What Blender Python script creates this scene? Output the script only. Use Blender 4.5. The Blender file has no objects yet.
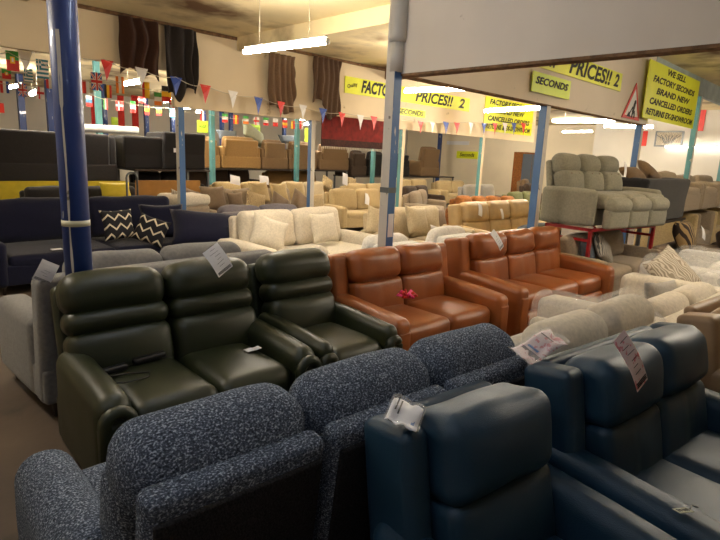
import bpy, math, random
from mathutils import Vector, Matrix, Euler, noise
random.seed(7)
PI = math.pi
S = bpy.context.scene
COL = S.collection

# ------------------------------------------------------------------ camera
F_PX, PITCH, ROLL, YAW, EYE = 545.0, math.radians(11.8), math.radians(2.5), math.radians(44.5), 1.75
f0 = Vector((math.cos(YAW), math.sin(YAW), 0)); r0 = Vector((math.sin(YAW), -math.cos(YAW), 0)); z0 = Vector((0, 0, 1))
FW = f0*math.cos(PITCH) - z0*math.sin(PITCH)
U0 = z0*math.cos(PITCH) + f0*math.sin(PITCH)
UP = U0*math.cos(ROLL) - r0*math.sin(ROLL)
RT = r0*math.cos(ROLL) + U0*math.sin(ROLL)
EYEP = Vector((0, 0, EYE))
cd = bpy.data.cameras.new('camera'); cam = bpy.data.objects.new('camera', cd); COL.objects.link(cam)
cd.sensor_width = 36; cd.lens = 36*F_PX/720; cd.clip_end = 200
m3 = Matrix((RT, UP, -FW)).transposed()
cam.matrix_world = Matrix.Translation(EYEP) @ m3.to_4x4()
S.camera = cam

def on_y(x, y, Y):
    "metres of a point measured in the photograph, known to stand in the plane Y"
    d = FW*F_PX + RT*(x-360) - UP*(y-270)
    return EYEP + d*(Y/d.y)
def on_z(x, y, Z):
    d = FW*F_PX + RT*(x-360) - UP*(y-270)
    return EYEP + d*((Z-EYE)/d.z)

# ------------------------------------------------------------------ materials
def lin(c):
    return tuple(((v/255/12.92) if v/255 <= .04045 else ((v/255+.055)/1.055)**2.4) for v in c) + (1,)
MATS = {}
def mat(name, c, rough=.7, var=.12, vs=6., bump=0., bs=200., spec=.5, sheen=0., btype='noise', c2=None, c2lo=.55, c2hi=.62, c2s=3., coat=0., stretch=None, metal=0.):
    m = bpy.data.materials.new(name); m.use_nodes = True
    nt = m.node_tree; N = nt.nodes; L = nt.links
    b = N['Principled BSDF']
    b.inputs['Roughness'].default_value = rough
    b.inputs['Specular IOR Level'].default_value = spec
    b.inputs['Sheen Weight'].default_value = sheen
    b.inputs['Coat Weight'].default_value = coat
    b.inputs['Metallic'].default_value = metal
    tc = N.new('ShaderNodeTexCoord'); src = tc.outputs['Object']
    if stretch:
        mp = N.new('ShaderNodeMapping'); mp.inputs['Scale'].default_value = stretch
        L.new(src, mp.inputs['Vector']); src = mp.outputs['Vector']
    C = lin(c)
    n = N.new('ShaderNodeTexNoise'); n.inputs['Scale'].default_value = vs; n.inputs['Detail'].default_value = 4
    L.new(src, n.inputs['Vector'])
    r = N.new('ShaderNodeValToRGB')
    r.color_ramp.elements[0].position = .3; r.color_ramp.elements[1].position = .7
    r.color_ramp.elements[0].color = tuple(v*(1-var) for v in C[:3]) + (1,)
    r.color_ramp.elements[1].color = tuple(min(1, v*(1+var)) for v in C[:3]) + (1,)
    L.new(n.outputs['Fac'], r.inputs['Fac']); out = r.outputs['Color']
    if c2:
        n2 = N.new('ShaderNodeTexNoise'); n2.inputs['Scale'].default_value = c2s; n2.inputs['Detail'].default_value = 6
        L.new(src, n2.inputs['Vector'])
        r2 = N.new('ShaderNodeValToRGB'); r2.color_ramp.elements[0].position = c2lo; r2.color_ramp.elements[1].position = c2hi
        L.new(n2.outputs['Fac'], r2.inputs['Fac'])
        mx = N.new('ShaderNodeMix'); mx.data_type = 'RGBA'
        L.new(r2.outputs['Color'], mx.inputs['Factor']); L.new(out, mx.inputs[6]); mx.inputs[7].default_value = lin(c2)
        out = mx.outputs[2]
    L.new(out, b.inputs['Base Color'])
    if bump:
        if btype == 'voronoi':
            t = N.new('ShaderNodeTexVoronoi'); t.inputs['Scale'].default_value = bs; o = t.outputs['Distance']
        else:
            t = N.new('ShaderNodeTexNoise'); t.inputs['Scale'].default_value = bs; t.inputs['Detail'].default_value = 3; o = t.outputs['Fac']
        L.new(src, t.inputs['Vector'])
        bp = N.new('ShaderNodeBump'); bp.inputs['Strength'].default_value = bump; bp.inputs['Distance'].default_value = .01
        L.new(o, bp.inputs['Height']); L.new(bp.outputs['Normal'], b.inputs['Normal'])
    MATS[name] = m
    return m
def leather(name, c, rough=.36, **k): return mat(name, c, rough=rough, var=.16, vs=5, bump=.10, bs=260, btype='voronoi', spec=.5, **k)
def fabric(name, c, var=.13, **k): return mat(name, c, rough=.95, var=var, vs=k.pop('vs', 40), bump=.3, bs=320, spec=.2, sheen=.15, **k)
def emit(name, c, s):
    m = bpy.data.materials.new(name); m.use_nodes = True; nt = m.node_tree; nt.nodes.clear()
    e = nt.nodes.new('ShaderNodeEmission'); e.inputs[0].default_value = lin(c); e.inputs[1].default_value = s
    o = nt.nodes.new('ShaderNodeOutputMaterial'); nt.links.new(e.outputs[0], o.inputs[0]); MATS[name] = m; return m

leather('green leather', (34, 39, 20), rough=.40)
leather('tan leather', (146, 80, 36), rough=.38)
leather('teal leather', (28, 54, 74), rough=.46)
MATS['teal leather'].node_tree.nodes['Principled BSDF'].inputs['Specular IOR Level'].default_value = .36
leather('beige leather', (186, 158, 112), rough=.5)
leather('taupe leather', (150, 122, 92), rough=.5)
mat('tweed', (82, 91, 106), rough=.95, var=.75, vs=190, bump=.9, bs=170, spec=.12, c2=(172, 182, 198), c2lo=.54, c2hi=.66, c2s=190, stretch=(.75, 1, 1))
mat('shaded tweed', (40, 39, 41), rough=.95, var=.6, vs=170, bump=.6, bs=170, spec=.15)  # the tweed again, with the shade on the sofa's back put into its colour
fabric('cream fabric', (210, 200, 182))
fabric('light grey fabric', (150, 145, 138)); fabric('dim grey fabric', (112, 110, 108))
fabric('white fabric', (222, 218, 210))
fabric('oatmeal fabric', (192, 176, 146))
fabric('beige fabric', (182, 156, 112))
fabric('sand fabric', (186, 164, 122))
fabric('taupe fabric', (128, 110, 92))
fabric('mushroom fabric', (150, 134, 114))
fabric('lavender grey fabric', (108, 103, 110))
fabric('navy velvet', (15, 17, 40))
fabric('charcoal fabric', (44, 42, 44))
fabric('black fabric', (30, 28, 30))
fabric('ochre fabric', (150, 118, 74))
fabric('brown fabric', (120, 96, 70))
fabric('dark brown fabric', (66, 52, 42))
fabric('sage fabric', (140, 136, 120))
fabric('grey green cushion', (142, 146, 128))
fabric('olive fabric', (92, 94, 60))
fabric('slate fabric', (92, 100, 110))
fabric('orange brown fabric', (140, 86, 40), var=.4, vs=18)
fabric('drape brown', (62, 38, 28)); fabric('drape black', (42, 36, 34)); fabric('drape taupe', (112, 88, 68)); fabric('drape umber', (88, 68, 54))
fabric('red cloth', (140, 28, 22))
mat('black plastic', (18, 18, 20), rough=.35)
mat('dark wood', (40, 28, 20), rough=.5)
mat('paper', (226, 224, 226), rough=.6, var=.03)
mat('pink paper', (226, 206, 208), rough=.6, var=.06, c2=(206, 120, 132), c2lo=.56, c2hi=.62, c2s=45)
mat('ink', (36, 34, 40), rough=.7, var=.05)
mat('blue ink', (70, 120, 180), rough=.7, var=.05)
mat('marker', (28, 30, 14), rough=.7, var=.05)
mat('yellow card', (222, 226, 30), rough=.45, var=.06, vs=2)
mat('lime card', (206, 226, 40), rough=.5, var=.05)
mat('neon green card', (178, 216, 50), rough=.5, var=.05)
mat('red card', (214, 50, 36), rough=.5, var=.05)
mat('yellow sheet', (212, 190, 40), rough=.6, var=.1)
mat('card board', (168, 122, 62), rough=.8)
mat('foam', (206, 176, 100), rough=.95)
mat('red metal', (150, 24, 32), rough=.4)
mat('grey metal', (108, 112, 116), rough=.4, metal=.6)
mat('steel white', (226, 224, 218), rough=.4)
mat('blue paint', (22, 50, 108), rough=.35, var=.12, c2=(190, 192, 190), c2lo=.66, c2hi=.68, c2s=9, stretch=(1, 1, .22), coat=.2)
mat('deep blue paint', (15, 46, 108), rough=.45, var=.1, c2=(150, 156, 160), c2lo=.70, c2hi=.72, c2s=16, stretch=(1, 1, .35), coat=.3)
mat('mid blue paint', (72, 110, 160), rough=.45, c2=(196, 196, 190), c2lo=.64, c2hi=.67, c2s=9, stretch=(1, 1, .3))
mat('teal paint', (86, 142, 144), rough=.5, c2=(170, 180, 170), c2lo=.66, c2hi=.7, c2s=8)
mat('white paint', (200, 194, 184), rough=.6, var=.05, c2=(120, 112, 102), c2lo=.66, c2hi=.70, c2s=11)
mat('pipe paint', (186, 180, 170), rough=.5, var=.05)
mat('tape', (198, 196, 170), rough=.5)
mat('floor concrete', (80, 66, 54), rough=.75, var=.25, vs=1.6, bump=.15, bs=30, c2=(48, 38, 32), c2lo=.56, c2hi=.70, c2s=2.2)
mat('ceiling board', (236, 218, 172), rough=.9, var=.10, vs=1.0, c2=(112, 82, 54), c2lo=.50, c2hi=.70, c2s=.9, bump=.1, bs=12)
mat('bulkhead white', (216, 204, 188), rough=.8, var=.05, vs=1.5, c2=(120, 96, 70), c2lo=.68, c2hi=.76, c2s=5)
mat('bulkhead cream', (222, 204, 172), rough=.8, var=.06, vs=1.2, c2=(150, 126, 92), c2lo=.70, c2hi=.76, c2s=3)
mat('torn edge', (120, 90, 62), rough=.9, var=.5, vs=14, bump=.8, bs=22)
mat('blue grey paint', (150, 160, 158), rough=.7, var=.15, vs=4)
mat('wall paint', (228, 214, 186), rough=.8, var=.05, vs=1.)
mat('wall grey white', (208, 202, 190), rough=.8, var=.05, vs=1.)
mat('yellow ceiling panel', (206, 184, 110), rough=.8, var=.15, vs=3)
mat('rug', (112, 26, 22), rough=.95, var=.35, vs=9)
mat('rug border', (58, 30, 26), rough=.95, var=.6, vs=30)
for nm, c in dict(red=(206, 40, 34), white=(228, 224, 222), blue=(34, 70, 160), green=(56, 150, 60), yellow=(240, 190, 30), black=(28, 26, 26), orange=(240, 130, 30), skyblue=(90, 150, 200), teal=(40, 120, 140)).items():
    mat('flag ' + nm, c, rough=.5, var=.04)
mat('pink ribbon', (236, 70, 130), rough=.3, var=.05)
mat('string', (190, 180, 160), rough=.8)
def plastic(name, a=.2):
    m = bpy.data.materials.new(name); m.use_nodes = True; nt = m.node_tree; N = nt.nodes; L = nt.links
    b = N['Principled BSDF']; b.inputs['Base Color'].default_value = (.9, .9, .9, 1); b.inputs['Roughness'].default_value = .12
    t = N.new('ShaderNodeBsdfTransparent'); mx = N.new('ShaderNodeMixShader'); mx.inputs[0].default_value = a
    L.new(t.outputs[0], mx.inputs[1]); L.new(b.outputs[0], mx.inputs[2]); L.new(mx.outputs[0], N['Material Output'].inputs['Surface'])
    tc = N.new('ShaderNodeTexCoord'); n = N.new('ShaderNodeTexNoise'); n.inputs['Scale'].default_value = 16; n.inputs['Detail'].default_value = 3
    bp = N.new('ShaderNodeBump'); bp.inputs['Strength'].default_value = .9; bp.inputs['Distance'].default_value = .02
    L.new(tc.outputs['Object'], n.inputs['Vector']); L.new(n.outputs['Fac'], bp.inputs['Height']); L.new(bp.outputs['Normal'], b.inputs['Normal'])
    MATS[name] = m
plastic('clear wrap', .22)
def chevron():
    m = bpy.data.materials.new('chevron cloth'); m.use_nodes = True; nt = m.node_tree; N = nt.nodes; L = nt.links
    b = N['Principled BSDF']; b.inputs['Roughness'].default_value = .9
    tc = N.new('ShaderNodeTexCoord'); sp = N.new('ShaderNodeSeparateXYZ'); L.new(tc.outputs['Object'], sp.inputs[0])
    def M(op, a, bb=None):
        n = N.new('ShaderNodeMath'); n.operation = op
        for i, v in enumerate((a, bb)):
            if v is None: continue
            if isinstance(v, (int, float)): n.inputs[i].default_value = v
            else: L.new(v, n.inputs[i])
        return n.outputs[0]
    tri = M('PINGPONG', sp.outputs['X'], .075)
    v = M('ADD', sp.outputs['Z'], M('MULTIPLY', tri, 1.0))
    w = M('LESS_THAN', M('MODULO', M('ADD', v, 5.), .13), .028)
    mx = N.new('ShaderNodeMix'); mx.data_type = 'RGBA'; L.new(w, mx.inputs['Factor'])
    mx.inputs[6].default_value = lin((18, 18, 26)); mx.inputs[7].default_value = lin((214, 202, 178)); L.new(mx.outputs[2], b.inputs['Base Color'])
    MATS['chevron cloth'] = m
chevron()
def wavecloth(name, a, bcol, scale=14, dist=6, ):
    m = bpy.data.materials.new(name); m.use_nodes = True; nt = m.node_tree; N = nt.nodes; L = nt.links
    b = N['Principled BSDF']; b.inputs['Roughness'].default_value = .9
    tc = N.new('ShaderNodeTexCoord'); w = N.new('ShaderNodeTexWave'); w.inputs['Scale'].default_value = scale; w.inputs['Distortion'].default_value = dist
    w.inputs['Detail'].default_value = 1
    L.new(tc.outputs['Object'], w.inputs['Vector'])
    r = N.new('ShaderNodeValToRGB'); r.color_ramp.elements[0].position = .45; r.color_ramp.elements[1].position = .55
    r.color_ramp.elements[0].color = lin(a); r.color_ramp.elements[1].color = lin(bcol)
    L.new(w.outputs['Fac'], r.inputs[0]); L.new(r.outputs[0], b.inputs['Base Color']); MATS[name] = m
wavecloth('zebra cloth', (96, 92, 88), (190, 182, 168), 12, 7)
wavecloth('patterned cloth', (140, 118, 88), (206, 184, 140), 16, 12)
wavecloth('leaf cloth', (150, 138, 120), (206, 196, 178), 9, 14)
wavecloth('fur cloth', (48, 36, 30), (150, 124, 84), 3, 8)

# ------------------------------------------------------------------ geometry helpers
def sbox(c, s, r=.05, bulge=(0, 0, 0), rot=(0, 0, 0), M=5, K=3, wr=0., wf=5., fn=None, sd=0.):
    "soft upholstered block: rounded box with bulging faces"
    h = [v/2 for v in s]; rr = [min(r, v*.98) for v in h]
    ax = []
    for a in range(3):
        q = h[a]-rr[a]
        e = [q + rr[a]*math.tan(PI/4*k/K) for k in range(K, -1, -1)]
        lo = [-v for v in e]
        mid = [-q + 2*q*k/M for k in range(1, M)]
        hi = e[::-1]
        ax.append(lo+mid+hi)
    idx = {}; V = []; Fc = []
    R = Euler(rot).to_matrix(); c = Vector(c)
    def vert(i, j, k):
        key = (i, j, k)
        if key in idx: return idx[key]
        p = Vector((ax[0][i], ax[1][j], ax[2][k]))
        inn = Vector([max(-(h[a]-rr[a]), min(h[a]-rr[a], p[a])) for a in range(3)])
        d = p-inn
        dn = Vector([d[a]/rr[a] for a in range(3)])
        if dn.length > 1e-9:
            dn.normalize()
            p = inn + Vector([dn[a]*rr[a] for a in range(3)])
        q = [p[a]/h[a] for a in range(3)]
        o = Vector(p)
        for a in range(3):
            b1, b2 = (a+1) % 3, (a+2) % 3
            if bulge[a]: o[a] += bulge[a]*q[a]*max(0, 1-q[b1]**2)*max(0, 1-q[b2]**2)
        if fn: o = Vector(fn(o, q))
        if wr:
            w = noise.noise_vector((o + c)*wf + Vector((sd, sd*2, 0)))
            o += w*wr
        V.append(tuple(c + R @ o)); idx[key] = len(V)-1
        return idx[key]
    n = [len(a) for a in ax]
    for a in range(3):
        b1, b2 = (a+1) % 3, (a+2) % 3
        for side in (0, n[a]-1):
            for i in range(n[b1]-1):
                for j in range(n[b2]-1):
                    q = []
                    for (u, v) in ((i, j), (i+1, j), (i+1, j+1), (i, j+1)):
                        t = [0, 0, 0]; t[a] = side; t[b1] = u; t[b2] = v; q.append(vert(*t))
                    Fc.append(tuple(q if side else q[::-1]))
    return V, Fc
def box(c, s, rot=(0, 0, 0)):
    R = Euler(rot).to_matrix(); c = Vector(c)
    V = [tuple(c + R @ Vector((x*s[0]/2, y*s[1]/2, z*s[2]/2))) for x in (-1, 1) for y in (-1, 1) for z in (-1, 1)]
    return V, [(0, 1, 3, 2), (4, 6, 7, 5), (0, 4, 5, 1), (2, 3, 7, 6), (0, 2, 6, 4), (1, 5, 7, 3)]
def tube(pts, r, n=8, close=False):
    pts = [Vector(p) for p in pts]; V = []; Fc = []
    rad = r if isinstance(r, (list, tuple)) else [r]*len(pts)
    for i, p in enumerate(pts):
        t = (pts[min(i+1, len(pts)-1)] - pts[max(i-1, 0)]).normalized()
        a = t.cross(Vector((0, 0, 1)))
        if a.length < .01: a = t.cross(Vector((0, 1, 0)))
        a.normalize(); b = t.cross(a)
        for k in range(n):
            V.append(tuple(p + (a*math.cos(2*PI*k/n) + b*math.sin(2*PI*k/n))*rad[i]))
    for i in range(len(pts)-1):
        for k in range(n):
            Fc.append((i*n+k, i*n+(k+1) % n, (i+1)*n+(k+1) % n, (i+1)*n+k))
    Fc.append(tuple(range(n-1, -1, -1))); Fc.append(tuple((len(pts)-1)*n+k for k in range(n)))
    return V, Fc
def pillow(w, h, t, N=10, wr=.01, sd=0.):
    V = []; Fc = []; ids = {}
    def g(i, j, s):
        edge = i in (0, N) or j in (0, N)
        key = (i, j, 0 if edge else s)
        if key in ids: return ids[key]
        u = -1+2*i/N; v = -1+2*j/N
        u = math.sin(u*PI/2)*.6+u*.4; v = math.sin(v*PI/2)*.6+v*.4
        th = t/2*max(0, (1-u**4)*(1-v**4))**.55
        x = u*w/2*(1-.10*(1-v*v)); z = v*h/2*(1-.10*(1-u*u))
        p = Vector((x, s*th, z+h/2))
        p += noise.noise_vector(p*7+Vector((sd, sd, sd)))*wr
        V.append(tuple(p)); ids[key] = len(V)-1; return ids[key]
    for s in (-1, 1):
        for i in range(N):
            for j in range(N):
                q = (g(i, j, s), g(i+1, j, s), g(i+1, j+1, s), g(i, j+1, s))
                Fc.append(q if s < 0 else q[::-1])
    return V, Fc
def mobj(name, geoms, m, parent=None, smooth=True, mats=None, fmat=None):
    V = []; Fc = []; fm = []
    for gi, (v, f) in enumerate(geoms):
        o = len(V); V += v; Fc += [tuple(i+o for i in q) for q in f]
        fm += [(fmat[gi] if fmat else 0)]*len(f)
    me = bpy.data.meshes.new(name); me.from_pydata(V, [], Fc); me.update()
    for mm in (mats or [m]): me.materials.append(MATS[mm])
    if fmat: me.polygons.foreach_set('material_index', fm)
    if smooth: me.polygons.foreach_set('use_smooth', [True]*len(Fc))
    ob = bpy.data.objects.new(name, me); COL.objects.link(ob)
    if parent is not None: ob.parent = parent
    return ob
def tag(o, label, cat, group=None):
    o['label'] = label; o['category'] = cat
    if group: o['group'] = group
    return o
def thing(name, label, cat, loc=(0, 0, 0), rz=0, group=None):
    o = bpy.data.objects.new(name, None); COL.objects.link(o)
    o.location = loc; o.rotation_euler = (0, 0, rz); o.empty_display_size = .1
    return tag(o, label, cat, group)
def struct(name, geoms, m, smooth=False, **k):
    o = mobj(name, geoms, m, None, smooth, **k); o['kind'] = 'structure'; return o
def copy_tree(o, parent=None):
    c = o.copy(); COL.objects.link(c)
    if parent is not None: c.parent = parent
    for ch in list(o.children): copy_tree(ch, c)
    return c
def textmesh(txt, size, m, parent, name='lettering', shear=.25, off=.012, sx=1., loc=(0, 0, 0), rot=(PI/2, 0, 0), align='CENTER', fit=None):
    cu = bpy.data.curves.new(name, 'FONT'); cu.body = txt; cu.size = size; cu.shear = shear; cu.offset = off*size; cu.align_x = align; cu.align_y = 'CENTER'
    cu.extrude = .001; cu.resolution_u = 3
    t = bpy.data.objects.new(name, cu); COL.objects.link(t)
    dg = bpy.context.evaluated_depsgraph_get()
    me = bpy.data.meshes.new_from_object(t.evaluated_get(dg))
    bpy.data.objects.remove(t)
    if fit:
        xs = [v.co.x for v in me.vertices]; w = max(xs)-min(xs); sx = fit/w
        cx = (max(xs)+min(xs))/2
        for v in me.vertices: v.co.x = (v.co.x-cx)
    for v in me.vertices: v.co.x *= sx
    me.transform(Matrix.Translation(loc) @ Euler(rot).to_matrix().to_4x4())
    me.materials.clear(); me.materials.append(MATS[m])
    o = bpy.data.objects.new(name, me); COL.objects.link(o); o.parent = parent
    return o

# ------------------------------------------------------------------ upholstery builders (all face -Y, origin on the floor under the middle)
def roll_recliner(name, label, cat, x, y, rz, seats, sw, aw, m, D=1.0, H=1.03, M=9):
    "high back recliner: three stacked rolls per back, bolster arms with an inset front panel"
    t = thing(name, label, cat, (x, y, 0), rz)
    W = seats*sw+2*aw; th = -.24
    mobj('base', [sbox((0, .02, .17), (W-.06, D-.22, .26), .02)], m, t)
    for s in (-1, 1):
        cx = s*(W/2-aw/2)
        a = mobj('arm', [sbox((cx, -.10, .33), (aw, D-.24, .56), aw*.46, bulge=(.008, .01, .01), M=M, wr=.004,
                 fn=lambda p, q: (p.x, p.y, p.z + (.02*(q[1]) if q[2] > 0 else 0)))], m, t)
        f = -D/2+.02
        pts = [(cx-aw*.36, f, .08)] + [(cx-aw*.36*math.cos(k*PI/8), f, .46+aw*.36*math.sin(k*PI/8)) for k in range(9)] + [(cx+aw*.36, f, .08)]
        mobj('piped_roll', [tube(pts, .034, 8)], m, a)
        mobj('front_panel', [sbox((cx, -D/2+.035, .27), (aw*.6, .06, .40), .025, bulge=(0, .012, 0))], m, a)
    bw = (W-.10)/seats
    for i in range(seats):
        cx = (i-(seats-1)/2)*sw
        mobj('seat_cushion', [sbox((cx, -.13, .40), (sw-.008, .66, .20), .07, bulge=(0, .02, .03), M=M, wr=.006, sd=i)], m, t)
        mobj('footrest', [sbox((cx, -D/2+.10, .20), (sw-.012, .10, .26), .045, bulge=(0, .03, 0), M=M, wr=.003)], m, t)
        bx = (i-(seats-1)/2)*bw
        def at(zz): return (bx, .17 + (zz-.42)*.30, zz)
        b = mobj('back_cushion', [sbox(at(.545), (bw-.012, .20, .34), .07, bulge=(0, .045, .01), rot=(th, 0, 0), M=M, wr=.007, sd=i)], m, t)
        mobj('lumbar_roll', [sbox(at(.755), (bw-.012, .21, .145), .07, bulge=(0, .02, .012), rot=(th, 0, 0), M=M, wr=.006, sd=i+3)], m, b)
        mobj('head_roll', [sbox(at(.905), (bw-.008, .23, .225), .09, bulge=(0, .02, .03), rot=(th, 0, 0), M=M, wr=.008, sd=i+7)], m, b)
    mobj('back_panel', [sbox((0, D/2-.09, .52), (W-.12, .10, .84), .04, rot=(-.22, 0, 0))], m, t)
    return t
def wing_recliner(name, label, cat, x, y, rz, seats, sw, aw, m, D=.98, H=.98, arm_h=.60, M=9, head=.27, split=True, group=None, foot=True, wings=(-1, 1), ww=None, hr=.085):
    "recliner with flat wing panels, puffed headrests above flat lower backs, broad arms"
    t = thing(name, label, cat, (x, y, 0), rz, group)
    W = seats*sw+2*aw; th = -.20
    mobj('base', [sbox((0, .02, .15), (W-.06, D-.16, .22), .02)], m, t)
    for s in (-1, 1):
        cx = s*(W/2-aw/2)
        a = mobj('arm', [sbox((cx, -.06, .32), (aw, D-.12, arm_h-.02), .055, bulge=(.006, .012, .01), M=M, wr=.004,
                 fn=lambda p, q: (p.x, p.y, p.z + (.03*q[1] if q[2] > 0 else 0)))], m, t)
        mobj('front_panel', [sbox((cx, -D/2+.005, .27), (aw*.72, .03, arm_h-.16), .014, bulge=(0, .006, 0))], m, a)
        w_ = ww or aw
        if s in wings: mobj('wing', [sbox((s*(W/2-aw+w_/2), D/2-.15, (arm_h+H)/2-.10), (w_, .22, H-arm_h+.14), .035, bulge=(.004, .006, .004), rot=(th*.8, 0, 0), M=M)], m, t)
    for i in range(seats):
        cx = (i-(seats-1)/2)*sw
        mobj('seat_cushion', [sbox((cx, -.11, .385), (sw-.006, D-.34, .19), .06, bulge=(0, .02, .02), M=M, wr=.006, sd=i)], m, t)
        if foot: mobj('footrest', [sbox((cx, -D/2+.09, .195), (sw-.012, .12, .22), .045, bulge=(0, .02, 0), M=M, wr=.004)], m, t)
        def at(zz): return (cx, D/2-.30 + (zz-.45)*.24, zz)
        lo, hi = .42, H-head
        def groove(p, q):
            if split and q[1] < 0: p.y += .018*math.exp(-(p.x/.018)**2)
            return p
        b = mobj('back_cushion', [sbox(at((lo+hi)/2), (sw-.008, .19, hi-lo+.03), .045, bulge=(0, .02, 0), rot=(th, 0, 0), M=13, wr=.004, sd=i, fn=groove)], m, t)
        p = at(H-head/2)
        mobj('headrest', [sbox((p[0], p[1]-.012, p[2]), (sw-.006, .23, head+.01), hr, bulge=(0, .03, .006), rot=(th, 0, 0), M=M+3, wr=.011, wf=6, sd=i+5)], m, b)
    mobj('back_panel', [sbox((0, D/2-.07, .52), (W-2*aw, .08, .80), .03, rot=(-.14, 0, 0))], m, t)
    return t
def tweed_recliner(name, label, cat, x, y, rz, seats, sw, aw, m, mb, D=.98, H=.99, M=12, arm_h=.62, panel_h=.74, hr=.10, arm_in=0):
    "recliner seen from behind: head rolls over separate upholstered outside backs"
    t = thing(name, label, cat, (x, y, 0), rz)
    W = seats*sw+2*aw
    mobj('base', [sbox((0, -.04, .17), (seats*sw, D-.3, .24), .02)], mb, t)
    for s in (-1, 1):
        cx = s*(W/2-aw/2-arm_in)
        mobj('arm', [sbox((cx, -.13, arm_h/2+.02), (aw, D-.26, arm_h-.04), aw*.45, bulge=(.012, .01, .012), M=M, wr=.004)], m, t)
    for i in range(seats):
        cx = (i-(seats-1)/2)*sw
        mobj('seat_cushion', [sbox((cx, -.14, .40), (sw-.008, .64, .2), .07, bulge=(0, .02, .03))], m, t)
        b = mobj('back_cushion', [sbox((cx, .20, .62), (sw-.01, .20, .48), .07, bulge=(0, .02, 0), rot=(-.2, 0, 0))], m, t)
        mobj('headrest', [sbox((cx, .315, H-.115), (sw-.012, .25, .25), hr, bulge=(.004, .015, .022), rot=(-.22, 0, 0), M=M, wr=.006, sd=i)], m, b)
        mobj('outside_back', [sbox((cx, .43, panel_h/2+.10), (sw-.035, .085, panel_h-.08), .030, bulge=(0, .012, 0), rot=(-.13, 0, 0), M=M, wr=.003, sd=i)],
             m, t, mats=[m])
        mobj('back_face', [sbox((cx, .474, panel_h/2+.065), (sw-.075, .02, panel_h-.15), .009, rot=(-.13, 0, 0))], mb, t)  # on the tweed sofa this face carries the painted shade
    return t
def loose_sofa(name, label, cat, x, y, rz, W, n, m, D=.92, back_h=.88, arm_h=.60, arm_w=.18, z=0, seat_h=.44, mc=None, group=None, M=4, legs=True, cush=True, tilt=-.2, soft=.06, wr=.012, full=False):
    t = thing(name, label, cat, (x, y, z), rz, group)
    mc = mc or m; iw = W-2*arm_w; cw = iw/n
    mobj('base', [sbox((0, 0, .23), (W-.02, D-.04, .24), .03) if legs else sbox((0, 0, .18), (W-.02, D-.04, .35), .03)], m, t)
    for s in (-1, 1):
        mobj('arm', [sbox((s*(W/2-arm_w/2), -.02-(.08 if full else 0), arm_h/2+(.05 if legs else 0)), (arm_w, D-.06-(.16 if full else 0), arm_h-(.10 if legs else .01)), min(.06, arm_w*.4), bulge=(.008, .01, .012), M=M, wr=.004)], m, t)
    mobj('back_frame', [sbox((0, D/2-.09, back_h/2+.03), (iw+.04 if arm_h < back_h-.05 and not full else W, .16, back_h-.14), .05, rot=(-.10, 0, 0), M=M)], m, t)
    for i in range(n):
        cx = (i-(n-1)/2)*cw
        mobj('seat_cushion', [sbox((cx, -.10, seat_h-.07), (cw-.008, D-.26, .17), .06, bulge=(0, .02, .03), M=M, wr=wr*.5, sd=i+x)], mc, t)
        if cush:
            mobj('back_cushion', [sbox((cx, D/2-.25, seat_h+(back_h-seat_h)/2+.02), (cw-.01, .20, back_h-seat_h+.02), .085, bulge=(0, .05, .02), rot=(tilt, 0, 0), M=M+2, wr=wr, sd=i+x+2)], mc, t)
    if legs:
        for sx in (-1, 1):
            for sy in (-1, 1):
                mobj('leg', [tube([(sx*(W/2-.09), sy*(D/2-.1), 0), (sx*(W/2-.09), sy*(D/2-.1), .13)], [.018, .026], 6)], 'dark wood', t)
    return t
def cushion(label, loc, m, w=.45, h=.42, t=.16, lean=-.35, rz=0, tw=0, group='throw cushions', name='throw_cushion'):
    o = mobj(name, [pillow(w, h, t, sd=loc[0]*3+loc[1])], m)
    o.location = loc; o.rotation_euler = (lean, tw, rz)
    return tag(o, label, 'cushion', group)
def rack(label, x0, x1, y0, y1, z, m='grey metal', r=.02, low=.0):
    t = thing('storage_rack', label, 'rack', ((x0+x1)/2, (y0+y1)/2, 0))
    w = x1-x0; d = y1-y0
    mobj('deck', [box((0, 0, z-.02), (w, d, .04))], 'dark wood', t, False)
    for sx in (-1, 1):
        for sy in (-1, 1):
            mobj('leg', [box((sx*(w/2-.04), sy*(d/2-.04), (z-.04)/2), (.05, .05, z-.04))], m, t, False)
    return t

# ------------------------------------------------------------------ the setting
XMAX, YMAX, XMIN, YMIN, CEIL = 26., 22., -5., -5., 3.62
Y1, Y2, Y3 = 3.46, 8.5, 13.7          # the three column lines
XA = 3.88
struct('floor', [box(((XMAX+XMIN)/2, (YMAX+YMIN)/2, -.05), (XMAX-XMIN, YMAX-YMIN, .1))], 'floor concrete')
struct('ceiling', [box(((XMAX+XMIN)/2, (YMAX+YMIN)/2, CEIL+.05), (XMAX-XMIN, YMAX-YMIN, .1))], 'ceiling board')
struct('wall_back', [box(((XMAX+XMIN)/2, YMAX+.1, CEIL/2), (XMAX-XMIN, .2, CEIL))], 'wall grey white')
struct('wall_right', [box((XMAX+.1, (YMAX+YMIN)/2, CEIL/2), (.2, YMAX-YMIN, CEIL))], 'wall paint')
struct('wall_left', [box((XMIN-.1, (YMAX+YMIN)/2, CEIL/2), (.2, YMAX-YMIN, CEIL))], 'wall paint')
struct('wall_front', [box(((XMAX+XMIN)/2, YMIN-.1, CEIL/2), (XMAX-XMIN, .2, CEIL))], 'wall paint')
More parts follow.
